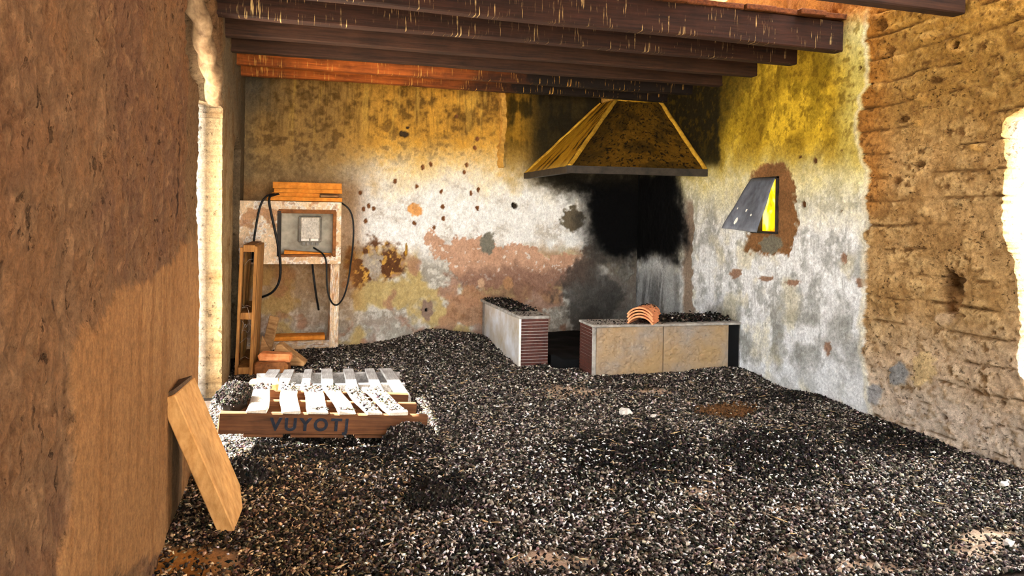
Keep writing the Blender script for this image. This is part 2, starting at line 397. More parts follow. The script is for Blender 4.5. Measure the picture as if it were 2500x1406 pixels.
# holes, mortar plugs and chipped spots
D = (n2-.5)*.016+(n3-.5)*.008
D -= terra*.007
def spot(uu, vv, ru, rv, col, dep, s=9):
    global C, D
    m = ss(1.12, .86, np.hypot((u-uu)/ru, (v-vv)/rv)+(fbm(u/s, v/s, 3, int(uu))-.5)*.9)
    C = mixc(C, m, col); D = D-m*dep
spot(1190, 592, 17, 26, (122, 118, 104), -.006); spot(1012, 513, 17, 15, (222, 160, 96), .008); spot(1398, 535, 27, 30, (104, 94, 76), .012)
spot(988, 327, 12, 8, (66, 52, 36), .03); spot(996, 311, 4, 3, (66, 50, 34), .02); spot(1257, 502, 8, 8, (54, 46, 38), .03)
for q in [(965, 442), (1018, 455), (1077, 468), (1151, 472), (1169, 462), (1166, 508), (1081, 505), (1083, 533), (1012, 545), (900, 502), (887, 510), (893, 540), (912, 510), (1160, 360), (1166, 338), (1114, 284), (1032, 408), (1052, 400), (1140, 402), (990, 620), (1134, 420), (880, 470), (1060, 555)]:
    spot(q[0], q[1], 4.5, 6, (120, 78, 46), .014, 5)
spot(1043, 757, 14, 24, (138, 116, 100), .012); spot(1042, 757, 4, 5, (24, 20, 18), .03); spot(1240, 690, 12, 16, (170, 128, 92), -.008); spot(1175, 690, 9, 10, (196, 160, 128), -.006)
spot(992, 610, 3, 16, (170, 130, 50), .006); spot(1525, 665, 20, 22, (150, 138, 118), -.012)
# the hearth corner: greyed render and the black of the fire
hz = ss(1400, 1490, u+wob*.9+(v-640)*.12)*ss(430, 480, v)
C = mixc(C, hz*.82, (96, 94, 88)); C = mixc(C, hz*ss(.5, .62, stk*.5+n2*.5)*.7, (172, 170, 164)); C = mixc(C, hz*ss(.5, .6, n2)*ss(690, 760, v)*.7, (64, 62, 58))
sp_ = sdpoly(u, v, [(1340, 425), (1420, 425), (1760, 425), (1760, 640), (1590, 640), (1560, 625), (1540, 632), (1500, 634), (1465, 610), (1440, 570), (1425, 480), (1370, 440)])
C = mixc(C, ss(45, -12, sp_+wob*.7)*.85, (48, 46, 42)); C = mixc(C, ss(8, -22, sp_+wob*.55), (7, 7, 7))
C = mixc(C, ss(20, -10, np.abs(u-1440)+np.abs(v-720)*.6-75+wob)*.7, (58, 56, 52))
C = mixc(C, ss(1260, 1330, u)*ss(480, 425, v+wob*.6)*.85, (30, 27, 20))
P = np.stack([X, np.full(X.shape, YB), Z], -1)
wall_back = solid_grid('wall_back', P, (0, -1, 0), D, np.ones((len(xs)-1, len(zs)-1), bool), C, .35, 'plaster', back=False)
tag(wall_back, 'soot blackened, golden topped back wall of flaking white plaster', None, None, 'structure')
# broken stub of plaster running down the back wall
bm = bmesh.new(); zz = np.linspace(1.79, 2.56, 26); rows = []
for i, z in enumerate(zz):
    x = 2.155+.012*math.sin(z*9)+random.uniform(-.008, .008); w = .022+random.uniform(0, .014); d = .035+random.uniform(0, .02)
    rows.append([bm.verts.new(q) for q in ((x-w*1.6, YB+.02, z), (x-w, YB-d, z), (x+w*.5, YB-d*1.1, z), (x+w, YB+.02, z))])
for a, b in zip(rows, rows[1:]):
    for k in range(3): bm.faces.new((a[k], a[k+1], b[k+1], b[k]))
bm.faces.new(rows[0]); bm.faces.new(rows[-1][::-1])
plain_mat('stub', L(160, 115, 45), L(222, 170, 80), 24, .9, .7, .01)
put('plaster_stub', bm_mesh('plaster_stub', bm), 'stub', wall_back)

# ---- right wall: plaster at the back, bare rammed earth nearer the camera
ys = axis(-3.6, YB, .010, 2.85, YB, .12); zs = axis(-.1, 3.5, .010, -.02, 2.80, .12)
Y, Z = np.meshgrid(ys, zs, indexing='ij')
u, v = px(np.full(Y.shape, XR), Y, Z)
n1 = fbm(Y*2, Z*2, 5, 31); n2 = fbm(Y*7, Z*7, 5, 32); n3 = fbm(Y*22, Z*22, 4, 33, .65); stk = fbm(Y*15+Z*2, Z*1.7, 4, 34, .6); stf = fbm(Y*42, Z*3.5, 3, 35, .6)
wob = (n2-.5)*70+(n3-.5)*36
C = np.zeros(Y.shape+(3,))+np.array((226, 226, 223))
C = mixc(C, ss(.44, .6, n2*.75+stk*.25)*.75, (158, 158, 151)); C = mixc(C, ss(.5, .6, n3)*.75, (244, 245, 243)); C = mixc(C, ss(.58, .68, stf*.6+n3*.4)*.35, (120, 120, 114))
C = mixc(C, ss(720, 800, v+wob)*ss(.42, .56, n1*.5+n2*.5)*.6, (142, 140, 130)); C = mixc(C, ss(880, 960, v+(u-1800)*.1+wob)*.6, (222, 222, 218))
C = mixc(C, ss(.50, .70, fbm(Y*5, Z*5, 5, 41))*ss(520, 600, v)*.4, (206, 192, 146))
yel = ss(520, 400, v+wob*.9)
C = mixc(C, ss(590, 400, v+wob*1.3)*.75, (210, 196, 130)); C = mixc(C, ss(455, 330, v+wob*1.1+(u-1850)*.1)*.92, (204, 166, 36))
C = mixc(C, ss(.46, .62, fbm(Y*3.2+Z*2.2, Z*2.4-Y, 5, 43))*ss(450, 330, v)*.7, (132, 104, 24))
C = mixc(C, ss(400, 220, v+wob)*ss(.44, .60, n2*.6+stk*.4)*.8, (126, 102, 22)); C = mixc(C, ss(1840, 1720, u+wob*1.3+(v-300)*.35)*ss(450, 330, v+wob)*.92, (54, 44, 14))
C = mixc(C, ss(2020, 2090, u+wob*.4)*ss(480, 300, v)*.75, (206, 192, 112)); C = mixc(C, ss(180, 60, v+wob*.5)*ss(1980, 2050, u)*.6, (204, 196, 150))
C = mixc(C, ss(1762, 1750, u+wob*.12)*ss(420, 390, v)*.9, (30, 25, 12))
C = mixc(C, ss(.56, .64, n3)*ss(440, 300, v)*.5, (92, 70, 14))
# plaster torn back around the little window
wp = ss(4, -4, sdpoly(u, v, [(1838, 415), (1870, 398), (1915, 395), (1938, 450), (1945, 540), (1925, 622), (1880, 620), (1815, 612), (1830, 560), (1822, 470)])+(n3-.5)*26+(n2-.5)*10)
C = mixc(C, wp, (132, 94, 58)); C = mixc(C, wp*ss(.5, .6, n2)*.5, (108, 76, 46)); D = (n2-.5)*.016+(n3-.5)*.008-wp*.012
D0 = D
def spot2(uu, vv, ru, rv, col, dep, s=9):
    global C, D
    m = ss(1.12, .86, np.hypot((u-uu)/ru, (v-vv)/rv)+(fbm(u/s, v/s, 3, int(uu))-.5)*.9)
    C = mixc(C, m, col); D = D-m*dep
for q in [(1962, 497, 5, 9), (1990, 393, 5, 9), (1951, 383, 4, 4), (2054, 368, 2, 3), (2054, 515, 3, 3), (2000, 90, 5, 6), (2100, 165, 4, 5)]: spot2(*q, (92, 62, 34), .016, 5)
for q in [(2060, 630, 8, 14), (2100, 690, 12, 12), (1795, 668, 16, 12), (1935, 690, 16, 8), (1870, 680, 18, 6), (2020, 850, 9, 16)]: spot2(*q, (150, 118, 96), .006, 5)
spot2(1880, 595, 30, 22, (118, 112, 96), -.006)
# strip of exposed render at the corner of the hearth
st = ss(3, -3, np.abs(u-1680+(v-600)*.03)-11+(n2-.5)*30)*ss(480, 500, v)
C = mixc(C, st, (146, 128, 110)); D -= st*.012
# soot in the corner
sp_ = sdpoly(u, v, [(1400, 425), (1650, 425), (1664, 520), (1668, 590), (1650, 640), (1600, 620), (1500, 640), (1400, 600)])
C = mixc(C, ss(1668, 1650, u+wob*.15)*ss(620, 700, v)*.8, (92, 92, 90)); C = mixc(C, ss(1660, 1640, u)*ss(.48, .6, stk)*ss(580, 640, v)*.8, (176, 176, 172))
C = mixc(C, ss(26, -10, sp_+wob*.4)*.8, (40, 38, 36)); C = mixc(C, ss(8, -14, sp_+wob*.35), (6, 6, 6))
# rammed earth, in lifts with ragged joints
e3_ = fbm(Y*30, Z*30, 3, 66); ed = u-(2112+(fbm(Z*3, Z*0, 4, 51)-.5)*44+(fbm(Z*14, Z*0, 3, 52)-.5)*16-10*ss(240, 300, v)*ss(420, 360, v))
earth = ss(-1.2, 1.2, ed+(e3_-.5)*7)
e1 = fbm(Y*3, Z*5, 5, 61); e2 = fbm(Y*9, Z*11, 5, 62, .6); e3 = fbm(Y*26, Z*30, 4, 63, .65)
lift = (Z+.05*(fbm(Y*2.2, Z*0, 3, 64)-.5)+.03*Y)/.155; fr = np.abs((lift % 1)-.5)*2; joint = ss(.86, .99, fr+(e2-.5)*.35)*ss(.40, .56, fbm(Y*4, np.floor(lift)*3.1, 3, 65))
CE = np.zeros(Y.shape+(3,))+np.array((184, 148, 98))
CE = mixc(CE, ss(.42, .6, e1), (162, 126, 78)); CE = mixc(CE, ss(.5, .62, e2)*.6, (206, 172, 118))
CE = mixc(CE, ss(480, 120, v+wob)*.7, (150, 112, 46)); CE = mixc(CE, ss(130, 20, v+wob*.8)*.5, (196, 146, 62))
CE = mixc(CE, ss(2200, 2112, u+wob*.5)*ss(560, 480, v)*.6, (160, 98, 34))
CE = mixc(CE, ss(720, 900, v+wob)*.8, (204, 178, 148)); CE = mixc(CE, ss(860, 980, v+wob-(u-2112)*.25)*.6, (214, 200, 184))
CE = mixc(CE, ss(.56, .66, e3)*.35, (110, 76, 36)); CE = mixc(CE, joint*.7, (84, 56, 26))
pit = ss(.60, .70, e2*.55+e3*.45); CE = mixc(CE, pit*.55, (92, 62, 30))
DE = -.016+(e1-.5)*.04+(e2-.5)*.048+(e3-.5)*.03-joint*.022-pit*.02
def spot3(uu, vv, ru, rv, col, dep, s=12, f=.9):
    global CE, DE
    m = ss(1.2, .8, np.hypot((u-uu)/ru, (v-vv)/rv)+(fbm(u/s, v/s, 3, int(uu))-.5)*.9)
    CE = mixc(CE, m*f, col); DE = DE-m*dep
spot3(2318, 715, 26, 55, (150, 112, 68), .075); spot3(2312, 690, 16, 28, (104, 76, 46), .03); spot3(2300, 780, 22, 16, (188, 158, 122), -.01)
spot3(2190, 912, 22, 26, (136, 136, 134), -.012); spot3(2130, 962, 20, 26, (150, 148, 146), -.010); spot3(2250, 900, 30, 40, (206, 176, 124), -.010)
for q in [(2260, 90, 16, 12), (2190, 140, 14, 14), (2330, 118, 20, 12), (2240, 240, 14, 10), (2140, 210, 14, 12), (2380, 360, 18, 10), (2230, 300, 14, 8)]: spot3(*q, (196, 150, 80), -.016, 10, .6)
for q in [(2150, 60, 12, 16), (2168, 120, 8, 12), (2280, 195, 16, 8), (2200, 290, 14, 9), (2240, 400, 12, 8), (2180, 440, 12, 9), (2330, 110, 9, 10), (2440, 985, 8, 6), (2300, 1020, 6, 5)]: spot3(*q, (90, 60, 28), .028, 7, .7)
C = C*(1-earth[..., None])+CE*.99*earth[..., None]; D = D*(1-earth)+DE*earth
C = mixc(C, ss(9, 0, np.abs(ed+4))*(1-earth)*.7, (214, 204, 176))
C = mixc(C, ss(2.58, 2.75, Z+(n2-.5)*.2)*(1-ss(5.6, 7, Y)), (190, 120, 52)); D += ss(2.62, 2.78, Z)*(n2-.5)*.08  # upper wall tinted orange, painting in warm sun from the roof gap
edge = [(2500, 262), (2470, 278), (2446, 292), (2440, 330), (2450, 400), (2443, 460), (2438, 520), (2446, 580), (2468, 640), (2478, 690), (2478, 740), (2483, 820), (2478, 870), (2490, 930), (2500, 985)]
hp = [(p.y, p.z) for p in (at(a, b, X=XR) for a, b in edge)]
hp = hp+[(2.75, .22), (2.0, .3), (1.9, 1.2), (2.0, 2.0), (2.7, 2.02)]
sd = np.minimum(sdpoly(Y, Z, hp)+(n3-.5)*.02, sdpoly(Y, Z, [(5.185, 1.205), (5.50, 1.205), (5.50, 1.63), (5.185, 1.63)]))
keep, su, sv = cut(sd, Y, Z)
P = np.stack([np.full(Y.shape, XR), Y, Z], -1)
wall_right = solid_grid('wall_right', P, (-1, 0, 0), D, keep, C, .40, 'earth', snap=np.stack([0*su, su, sv], -1), Cb=(250, 240, 224), alpha=earth, back=False)
tag(wall_right, 'right wall, stained plaster ending raggedly against bare rammed earth', None, None, 'structure')

# ---- left wall with the doorway
ys = axis(-3.6, YB+.3, .0135, 1.2, YB+.02, .1); zs = axis(-.1, 3.5, .0135, -.02, 2.75, .12)
Y, Z = np.meshgrid(ys, zs, indexing='ij'); Xw = XL(Y)
u, v = px(Xw, Y, Z)
n1 = fbm(Y*2, Z*2, 5, 71); n2 = fbm(Y*7, Z*7, 5, 72); n3 = fbm(Y*22, Z*22, 4, 73, .65); stk = fbm(Y*18, Z*1.5, 4, 74, .6)
C = np.zeros(Y.shape+(3,))+np.array((122, 90, 60))
C = mixc(C, ss(.45, .6, n1), (112, 80, 55)); C = mixc(C, ss(.5, .62, n2)*.5, (140, 98, 60)); C = mixc(C, ss(.54, .64, n3*.7+n2*.3)*.6, (84, 58, 36)); C = mixc(C, ss(.58, .66, n3)*.5, (172, 132, 90))
D = (n1-.5)*.03+(n2-.5)*.03+(n3-.5)*.024+(fbm(Y*50, Z*42, 3, 75)-.5)*.012
pit = ss(.58, .68, n2*.5+n3*.5); D -= pit*.014
sm = ss(.012, -.012, sdpoly(Y, Z, [(p.y, p.z) for p in (at(a, b, X=-.43) for a, b in ((150, 1500), (195, 1250), (205, 1060), (188, 960), (192, 850), (225, 795), (275, 768), (290, 700), (355, 690), (430, 620), (478, 560)))]+[(4.4, 1.3), (4.4, -.4)])+(n2-.5)*.12+(n3-.5)*.05)
C = mixc(C, sm, (160, 114, 68)); C = mixc(C, sm*ss(.45, .62, n1)*.6, (172, 126, 78)); C = mixc(C, sm*ss(.56, .64, stk)*.4, (128, 84, 42))
D = D*(1-sm*.8)+sm*.008
C = mixc(C, ss(.0, -.03, sdpoly(Y, Z, [(3.35, -.1), (3.35, .5), (3.62, .46), (3.70, .2), (3.68, -.1)])+(n2-.5)*.1)*.6, (92, 74, 54))
farw = ss(5.2, 5.5, Y); C = mixc(C, farw*.9, (184, 156, 112)); C = mixc(C, farw*ss(1.5, 2.3, Z+(n2-.5)*.3)*.7, (112, 98, 78)); C = mixc(C, farw*ss(.52, .62, n2)*.5, (140, 104, 62)); C = mixc(C, farw*ss(6.2, 7.4, Y+(n2-.5))*.6, (104, 92, 74))
C = mixc(C, ss(3.72, 3.78, Y)*ss(4.4, 4.3, Y)*ss(.9, 1.3, Z+(n2-.5)*.3)*.7, (118, 92, 62))
D = D*(1-farw*.6)-ss(3.72, 3.76, Y+(n2-.5)*.04)*ss(4.6, 4.5, Y)*ss(.8, 1.2, Z+(n2-.5)*.4)*.018
C = mixc(C, ss(.02, .005, np.abs(Y-3.45+(n2-.5)*.05))*ss(1.25, 1.3, Z)*ss(1.65, 1.6, Z)*.9, (44, 30, 20))
# slot (closed recess, inner shade painted near-black) near the far corner, and the hollow over the door where the lintel lies
slot = ss(.012, -.012, sdpoly(Y, Z, [(6.45, -.2), (6.43, 1.2), (6.45, 1.80), (6.75, 1.93), (7.15, 1.84), (7.17, -.2)])+(n3-.5)*.03)
D -= slot*.30; C = mixc(C, slot, (9, 7, 6))
lin_ = ss(.03, -.03, sdpoly(Y, Z, [(3.62, 2.0), (4.3, 1.96), (5.45, 2.02), (5.5, 2.15), (4.9, 2.42), (4.5, 2.75), (3.6, 2.8)])+(n2-.5)*.06)
D -= lin_*.20; C = mixc(C, lin_, (136, 114, 88))
dp = [(4.20, -.3), (4.21, .4), (4.24, .9), (4.28, 1.5), (4.30, 2.0), (4.6, 2.06), (5.1, 2.1), (5.40, 2.10), (5.44, 1.8), (5.52, 1.2), (5.62, .6), (5.74, -.3)]
sd = sdpoly(Y, Z, dp)+(n3-.5)*.03+(n2-.5)*.03
keep, su, sv = cut(sd, Y, Z)
P = np.stack([Xw, Y, Z], -1)
C = C*.86
wall_left = solid_grid('wall_left', P, (1, 0, 0), D, keep, C, .42, 'earth_left', snap=np.stack([0*su, su, sv], -1), Cb=(252, 246, 234), ring=.10, alpha=1-sm*.85, back=False)
tag(wall_left, 'brown pitted earth wall on the left with a ragged doorway', None, None, 'structure')
# crooked lintel log over the doorway
lg = [(-.50, 4.30, 2.62), (-.50, 4.55, 2.46), (-.47, 4.75, 2.36), (-.48, 5.0, 2.26), (-.455, 5.25, 2.17), (-.45, 5.40, 2.10), (-.46, 5.46, 2.02)]
o = tube('lintel_log', lg, .055, 'log_wood', res=4)
for w in o.data.vertices: w.co += Vector((.01*math.sin(w.co.y*23), 0, .012*math.sin(w.co.y*17+w.co.x*30)))
tag(o, 'crooked pale wooden lintel log over the ragged doorway', 'log')

# ---- ground: bare floor under the litter, and the ground outside
MOUNDS = [(1.35, 7.45, .10, .30), (1.75, 7.40, .085, .42), (1.55, 3.75, .07, .38), (2.15, 3.85, .06, .45), (2.75, 3.75, .05, .35), (.72, 4.12, .07, .20), (3.55, 5.6, .05, .3), (3.45, 4.6, .05, .35), (.95, 3.55, .03, .25), (.05, 4.15, .04, .25)]
def hf(x, y):
    z = (fbm(x*3, y*3, 4, 81)-.5)*.05
    for a, b, h, r in MOUNDS: z = z+h*np.exp(-((x-a)**2+(y-b)**2)/(r*r))
    return z+.012
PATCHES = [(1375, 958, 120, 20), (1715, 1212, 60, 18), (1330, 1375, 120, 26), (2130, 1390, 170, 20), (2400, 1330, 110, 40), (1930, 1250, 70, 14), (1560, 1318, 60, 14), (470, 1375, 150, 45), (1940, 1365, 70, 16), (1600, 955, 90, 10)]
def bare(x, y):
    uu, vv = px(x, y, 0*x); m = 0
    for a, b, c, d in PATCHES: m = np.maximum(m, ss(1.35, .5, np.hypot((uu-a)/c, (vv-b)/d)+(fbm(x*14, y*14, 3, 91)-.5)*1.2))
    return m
xs = np.arange(-.9, XR+.2, .03); yf = np.arange(-3.7, YB+.2, .03)
X, Y = np.meshgrid(xs, yf, indexing='ij'); bp = bare(X, Y); H = hf(X, Y)
uu, vv = px(X, Y, 0*X)
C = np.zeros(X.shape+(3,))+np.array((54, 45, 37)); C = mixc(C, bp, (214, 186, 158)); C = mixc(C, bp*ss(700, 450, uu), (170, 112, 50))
C = mixc(C, ss(2.35, 2.6, X)*ss(6.1, 6.4, Y)*.9, (12, 12, 12))
floor = solid_grid('floor', np.stack([X, Y, H-.012], -1), (0, 0, 1), 0*X, np.ones((len(xs)-1, len(yf)-1), bool), C, .15, 'earth')
tag(floor, 'bare earth and concrete floor under the litter', None, None, 'structure')
o = box('ground', (-30, -30, -.35), (34, 36, -.14), 'outside_ground', bev=0); tag(o, 'sunlit pale ground outside the building', None, None, 'structure')
o = box('threshold', (-2.2, 4.0, -.2), (-.42, 5.9, -.02), 'outside_ground', bev=.02); tag(o, 'sunlit trodden earth threshold in the left doorway', None, None, 'structure')

# ---- unseen roof added to hold off the sun, gap along the right wall
o = box('roof', (-1.4, -4.0, 3.5), (3.35, YB+.5, 3.62), 'board_under', bev=0); tag(o, 'unseen roof deck added above the beams, gapped to shape the light', None, None, 'structure')
# ---- unseen wall added behind the camera, left opening shapes the fill light
fw = thing('added_front_wall', 'added wall behind the viewer, its opening shaping the fill light', None, kind='structure')
box('wall_panel', (2.5, -4.1, -.2), (XR+.5, -3.62, 3.5), 'outside_ground', fw, 0); box('wall_head', (-.9, -4.1, 3.2), (2.5, -3.62, 3.5), 'outside_ground', fw, 0)
# ================================================================== BEAMS
def beam(name, y, zl, zr, mat, label, x0=-.55, x1=XR+.02, h=.21, w=.09):
    me = box_mesh('ceiling_beam', (x0, -w, 0), (x1, 0, h), .008, 0, 7)
    for q in me.vertices:
        t = (q.co.x-x0)/(x1-x0)
        q.co.z += zl+(zr-zl)*t+.004*math.sin(q.co.x*3+y*7); q.co.y += .004*math.sin(q.co.x*2.3+y*5)
    o = put('ceiling_beam', me, mat, loc=(0, y, 0)); return tag(o, label, 'beam', 'ceiling beams spanning the room')
beam('b', 3.562, ZB+.02, ZB+.02, 'beam_plain', 'separate ceiling beam at the upper right, nearest the camera')
beam('b', 4.555, ZB+.035, ZB, 'beam_dark', 'big dark ceiling beam streaked with white drips, second nearest')
beam('b', 5.056, ZB+.012, ZB, 'beam_dark', 'ceiling beam just behind the drip-streaked front beam')
beam('b', 5.568, ZB, ZB, 'beam_plain', 'greyish brown ceiling beam, third of the close-set row')
beam('b', 6.080, ZB, ZB, 'beam_plain', 'dull brown ceiling beam, fourth of the close-set row')
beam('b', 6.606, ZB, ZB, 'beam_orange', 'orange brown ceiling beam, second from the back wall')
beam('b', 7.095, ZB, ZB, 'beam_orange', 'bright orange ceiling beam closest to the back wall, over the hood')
ceil = thing('ceiling', 'boarded ceiling resting on the beams', None, kind='structure')
x = -.5
k = 0
while x < XR-.02:
    w = random.uniform(.17, .24); x2 = min(x+w, XR+.02)
    box('plank', (x+.004, 4.44+random.uniform(-.035, .02), ZB+.215), (x2, YB+.05, ZB+.25), 'board_under', ceil, .004, .002)
    x = x2; k += 1

# ================================================================== CHIMNEY HOOD
hood = thing('chimney_hood', 'tapering soot-browned chimney hood over the corner hearth', 'chimney hood', (2.9, 7.0, 1.69))
HB = dict(a=(2.41, 7.66, 1.74), b=(2.41, 6.36, 1.75), c=(XR, 6.24, 1.75), d=(3.24, 7.66, 2.52), e=(3.24, 7.25, 2.50), f=(XR, 7.15, 2.50))
Minv = hood.matrix_world
def hp_(p): return (p[0]-2.9, p[1]-7.0, p[2]-1.69)
def cfront(S, T, P):
    n = fbm(S*7, T*7, 5, 101); m = fbm(S*52, T*40, 3, 102, .65)
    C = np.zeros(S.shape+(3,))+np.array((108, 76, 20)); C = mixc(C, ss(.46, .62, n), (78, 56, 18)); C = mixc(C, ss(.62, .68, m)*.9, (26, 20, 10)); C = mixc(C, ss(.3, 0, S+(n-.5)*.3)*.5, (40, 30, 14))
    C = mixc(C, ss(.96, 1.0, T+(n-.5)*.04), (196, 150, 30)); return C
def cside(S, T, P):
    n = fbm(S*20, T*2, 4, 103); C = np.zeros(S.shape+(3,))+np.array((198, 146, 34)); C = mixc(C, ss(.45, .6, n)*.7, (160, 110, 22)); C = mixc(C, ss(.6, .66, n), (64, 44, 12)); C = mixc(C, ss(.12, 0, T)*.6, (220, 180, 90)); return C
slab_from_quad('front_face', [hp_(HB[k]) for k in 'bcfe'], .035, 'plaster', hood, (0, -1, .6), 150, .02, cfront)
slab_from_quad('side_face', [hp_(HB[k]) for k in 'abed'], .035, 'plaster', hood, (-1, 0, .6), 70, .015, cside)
def bead(a, b, r, name='edge_bead', mat='hood_edge'):
    pts = [tuple(Vector(hp_(a)).lerp(Vector(hp_(b)), t)+Vector([random.uniform(-.004, .004) for _ in range(3)])) for t in np.linspace(0, 1, 14)]
    tube(name, pts, r, mat, hood, 2)
plain_mat('hood_edge', L(176, 128, 26), L(226, 178, 60), 30, .9, .6, .006)
bead(HB['b'], HB['e'], .020); bead((XR-.015, 6.24, 1.75), (XR-.015, 7.15, 2.50), .022); bead(HB['a'], HB['d'], .018); bead(HB['e'], HB['f'], .018)
def bar(name, a, b, w, h, mat, parent):
    a, b = Vector(a), Vector(b); d = b-a; n = Vector((d.y, -d.x, 0)).normalized()*w
    bm = bmesh.new(); vs_ = [bm.verts.new(q) for q in (a, b, b+n, a+n)]+[bm.verts.new(q+Vector((0, 0, h))) for q in (a, b, b+n, a+n)]
    for f in ((0, 1, 2, 3), (4, 5, 6, 7), (0, 1, 5, 4), (1, 2, 6, 5), (2, 3, 7, 6), (3, 0, 4, 7)): bm.faces.new([vs_[i] for i in f])
    return put(name, bm_mesh(name, bm), mat, parent)
bar('front_rim', hp_((2.38, 6.35, 1.685)), hp_((XR, 6.215, 1.685)), -.05, .065, 'dark_metal', hood)
bar('side_rim', hp_((2.385, 6.35, 1.685)), hp_((2.385, 7.64, 1.685)), .05, .06, 'dark_metal', hood)
box('flue', (.34, .25, .83), (.79, .64, 1.8), 'stub', hood, .01, .004)

# ================================================================== HEARTH WALLS
hl = thing('hearth_wall', 'narrow low hearth wall with white side tiles and brown strip end', 'hearth wall', (1.954, 6.29, 0))
box('core', (.012, .012, -.12), (.243, 1.36, .405), 'mortar', hl, .002)
for i in range(15): box('strip_tile', (.004, -.006, .012+i*.0268), (.251, .012, .0352+i*.0268), 'tile_brown', hl, .0015, .0005)
box('grout_bed', (.002, .0, .0), (.253, .011, .415), 'grout', hl, .001)
for a, b in ((.0, .60), (.604, 1.20)): box('side_tile', (-.008, a, -.03), (.012, b, .41), 'tile_white', hl, .003)
box('corner_trim', (-.012, -.010, -.02), (.006, .002, .412), 'paper_white', hl, .002)
box('top_slab', (-.012, -.012, .412), (.262, 1.36, .437), 'slab', hl, .004)
hr = thing('hearth_wall', 'long low hearth wall faced with two large beige stone tiles', 'hearth wall', (2.39, 5.71, 0), (0, 0, math.radians(-2.6)))
box('core', (.012, .014, -.12), (1.19, .31, .40), 'mortar', hr, .002)
for i in range(15): box('strip_tile', (-.008, .012, .012+i*.0268), (.012, .315, .0352+i*.0268), 'tile_brown', hr, .0015, .0005)
box('grout_bed', (-.0005, .006, .0), (.011, .316, .412), 'grout', hr, .001)
for a, b in ((.022, .602), (.607, 1.195)):
    A, B = np.meshgrid(np.linspace(a, b, 90), np.linspace(.025, .412, 62), indexing='ij'); e = ss(0, .012, np.minimum(np.minimum(A-a, b-A), np.minimum(B-.025, .412-B)))
    r = fbm(A*26, B*26, 4, 151, .6); solid_grid('front_tile', np.stack([A, 0*A, B], -1), (0, -1, 0), .004*e+.004-e*.006*ss(.5, .62, r), np.ones((89, 61), bool), np.zeros(A.shape+(3,))+128, .014, 'tile_beige', parent=hr)
box('corner_trim', (-.010, -.008, -.02), (.020, .010, .412), 'slab', hr, .003)
box('footing', (.0, .004, -.05), (1.2, .02, .024), 'mortar', hr, .004, .002)
box('top_slab', (-.014, -.016, .412), (1.31, .33, .432), 'slab', hr, .004)
o = box('gap_shade', (1.20, .012, -.1), (1.302, .32, .41), 'soot', hr, .004)  # dark box filling the gap at the wall, standing in for its shade
# ash bed inside the hearth
bmx = np.linspace(2.24, XR-.03, 40); bmy = np.linspace(6.06, YB-.03, 40); A, B = np.meshgrid(bmx, bmy, indexing='ij')
Hh = .06+.05*fbm(A*4, B*4, 4, 111)
ash = solid_grid('ash_bed', np.stack([A, B, Hh], -1), (0, 0, 1), 0*A, np.ones((39, 39), bool), np.zeros(A.shape+(3,))+np.array((20, 20, 20)), .1, 'chips')
tag(ash, 'black ash and soot heaped inside the corner hearth', 'ash', None, 'stuff')
# debris lying on the two wall tops
def loose(o, host, label, group):
    o.location = host.location; o.rotation_euler = host.rotation_euler; return tag(o, label, 'debris', group, 'stuff')
DL = {'narrow': 'dark debris strewn along the top of the narrow hearth wall', 'long': 'dark debris strewn along the top of the long hearth wall', 'pallet': 'crumbled droppings strewn over the slats of the lettered pallet'}
def scatter_rect(parent, x0, x1, y0, y1, z, n, big=.012, w=W_DARK, lump=0):
    P = np.stack([RNG.uniform(x0, x1, n), RNG.uniform(y0, y1, n), np.full(n, z)], 1)
    if lump: P[:, 2] += np.abs(RNG.normal(0, lump, n))
    V, F, C = chips(P, RNG.uniform(.4, 1.2, n)*big, pal_pick(n, w)); return loose(chip_obj('debris', V, F, C), parent, DL['narrow' if parent is hl else 'long'], 'debris on the narrow hearth wall' if parent is hl else 'debris on the long hearth wall')
scatter_rect(hl, 0, .25, .30, 1.3, .440, 1500, .014, W_DARK, .012); scatter_rect(hl, 0, .25, 0, .3, .438, 60, .010)
scatter_rect(hr, .62, 1.26, .06, .31, .436, 2300, .014, W_DARK, .018); scatter_rect(hr, .02, .6, .0, .3, .434, 160, .010)
# stack of curved roof tiles
def roof_tile_mesh(L_=.36, W=.098, t=.013):
    bm = bmesh.new(); rows = []
    for j, yy in enumerate(np.linspace(0, L_, 5)):
        k = 1-.12*j/4; ring = []
        for rr in (0, 1):
            for a in np.linspace(-1.05, 1.05, 13):
                R = (W/math.sin(1.05)+(t if rr else 0))*k; ring.append(bm.verts.new((R*math.sin(a), yy, R*math.cos(a)-W*k/math.tan(1.05))))
        rows.append(ring)
    for p, q in zip(rows, rows[1:]):
        for i in range(12): bm.faces.new((p[i], p[i+1], q[i+1], q[i])); bm.faces.new((p[13+i], q[13+i], q[14+i], p[14+i]))
        bm.faces.new((p[0], q[0], q[13], p[13])); bm.faces.new((p[12], p[25], q[25], q[12]))
    for r in (rows[0], rows[-1]):
        for i in range(12): bm.faces.new((r[i], r[i+1], r[14+i], r[13+i]))
    return bm_mesh('roof_tile', bm)
rt = roof_tile_mesh()
names = ['lowest curved clay roof tile of the stack on the hearth wall', 'second lowest curved clay roof tile in the stack', 'curved clay roof tile just under the top one of the stack', 'topmost curved clay roof tile of the stack, dusted with dirt']
for i in range(4):
    o = put('roof_tile', rt, 'roof_tile', loc=(2.775+.004*(i % 2), 5.665+.005*i, .433+i*.0235), rot=(0, 0, math.radians(-40+(i % 2)*1.5)))
    tag(o, names[i], 'roof tile', 'curved roof tiles stacked on the hearth wall')
n = 90; a = RNG.uniform(-.9, .9, n); yy = RNG.uniform(.02, .32, n); R = .119
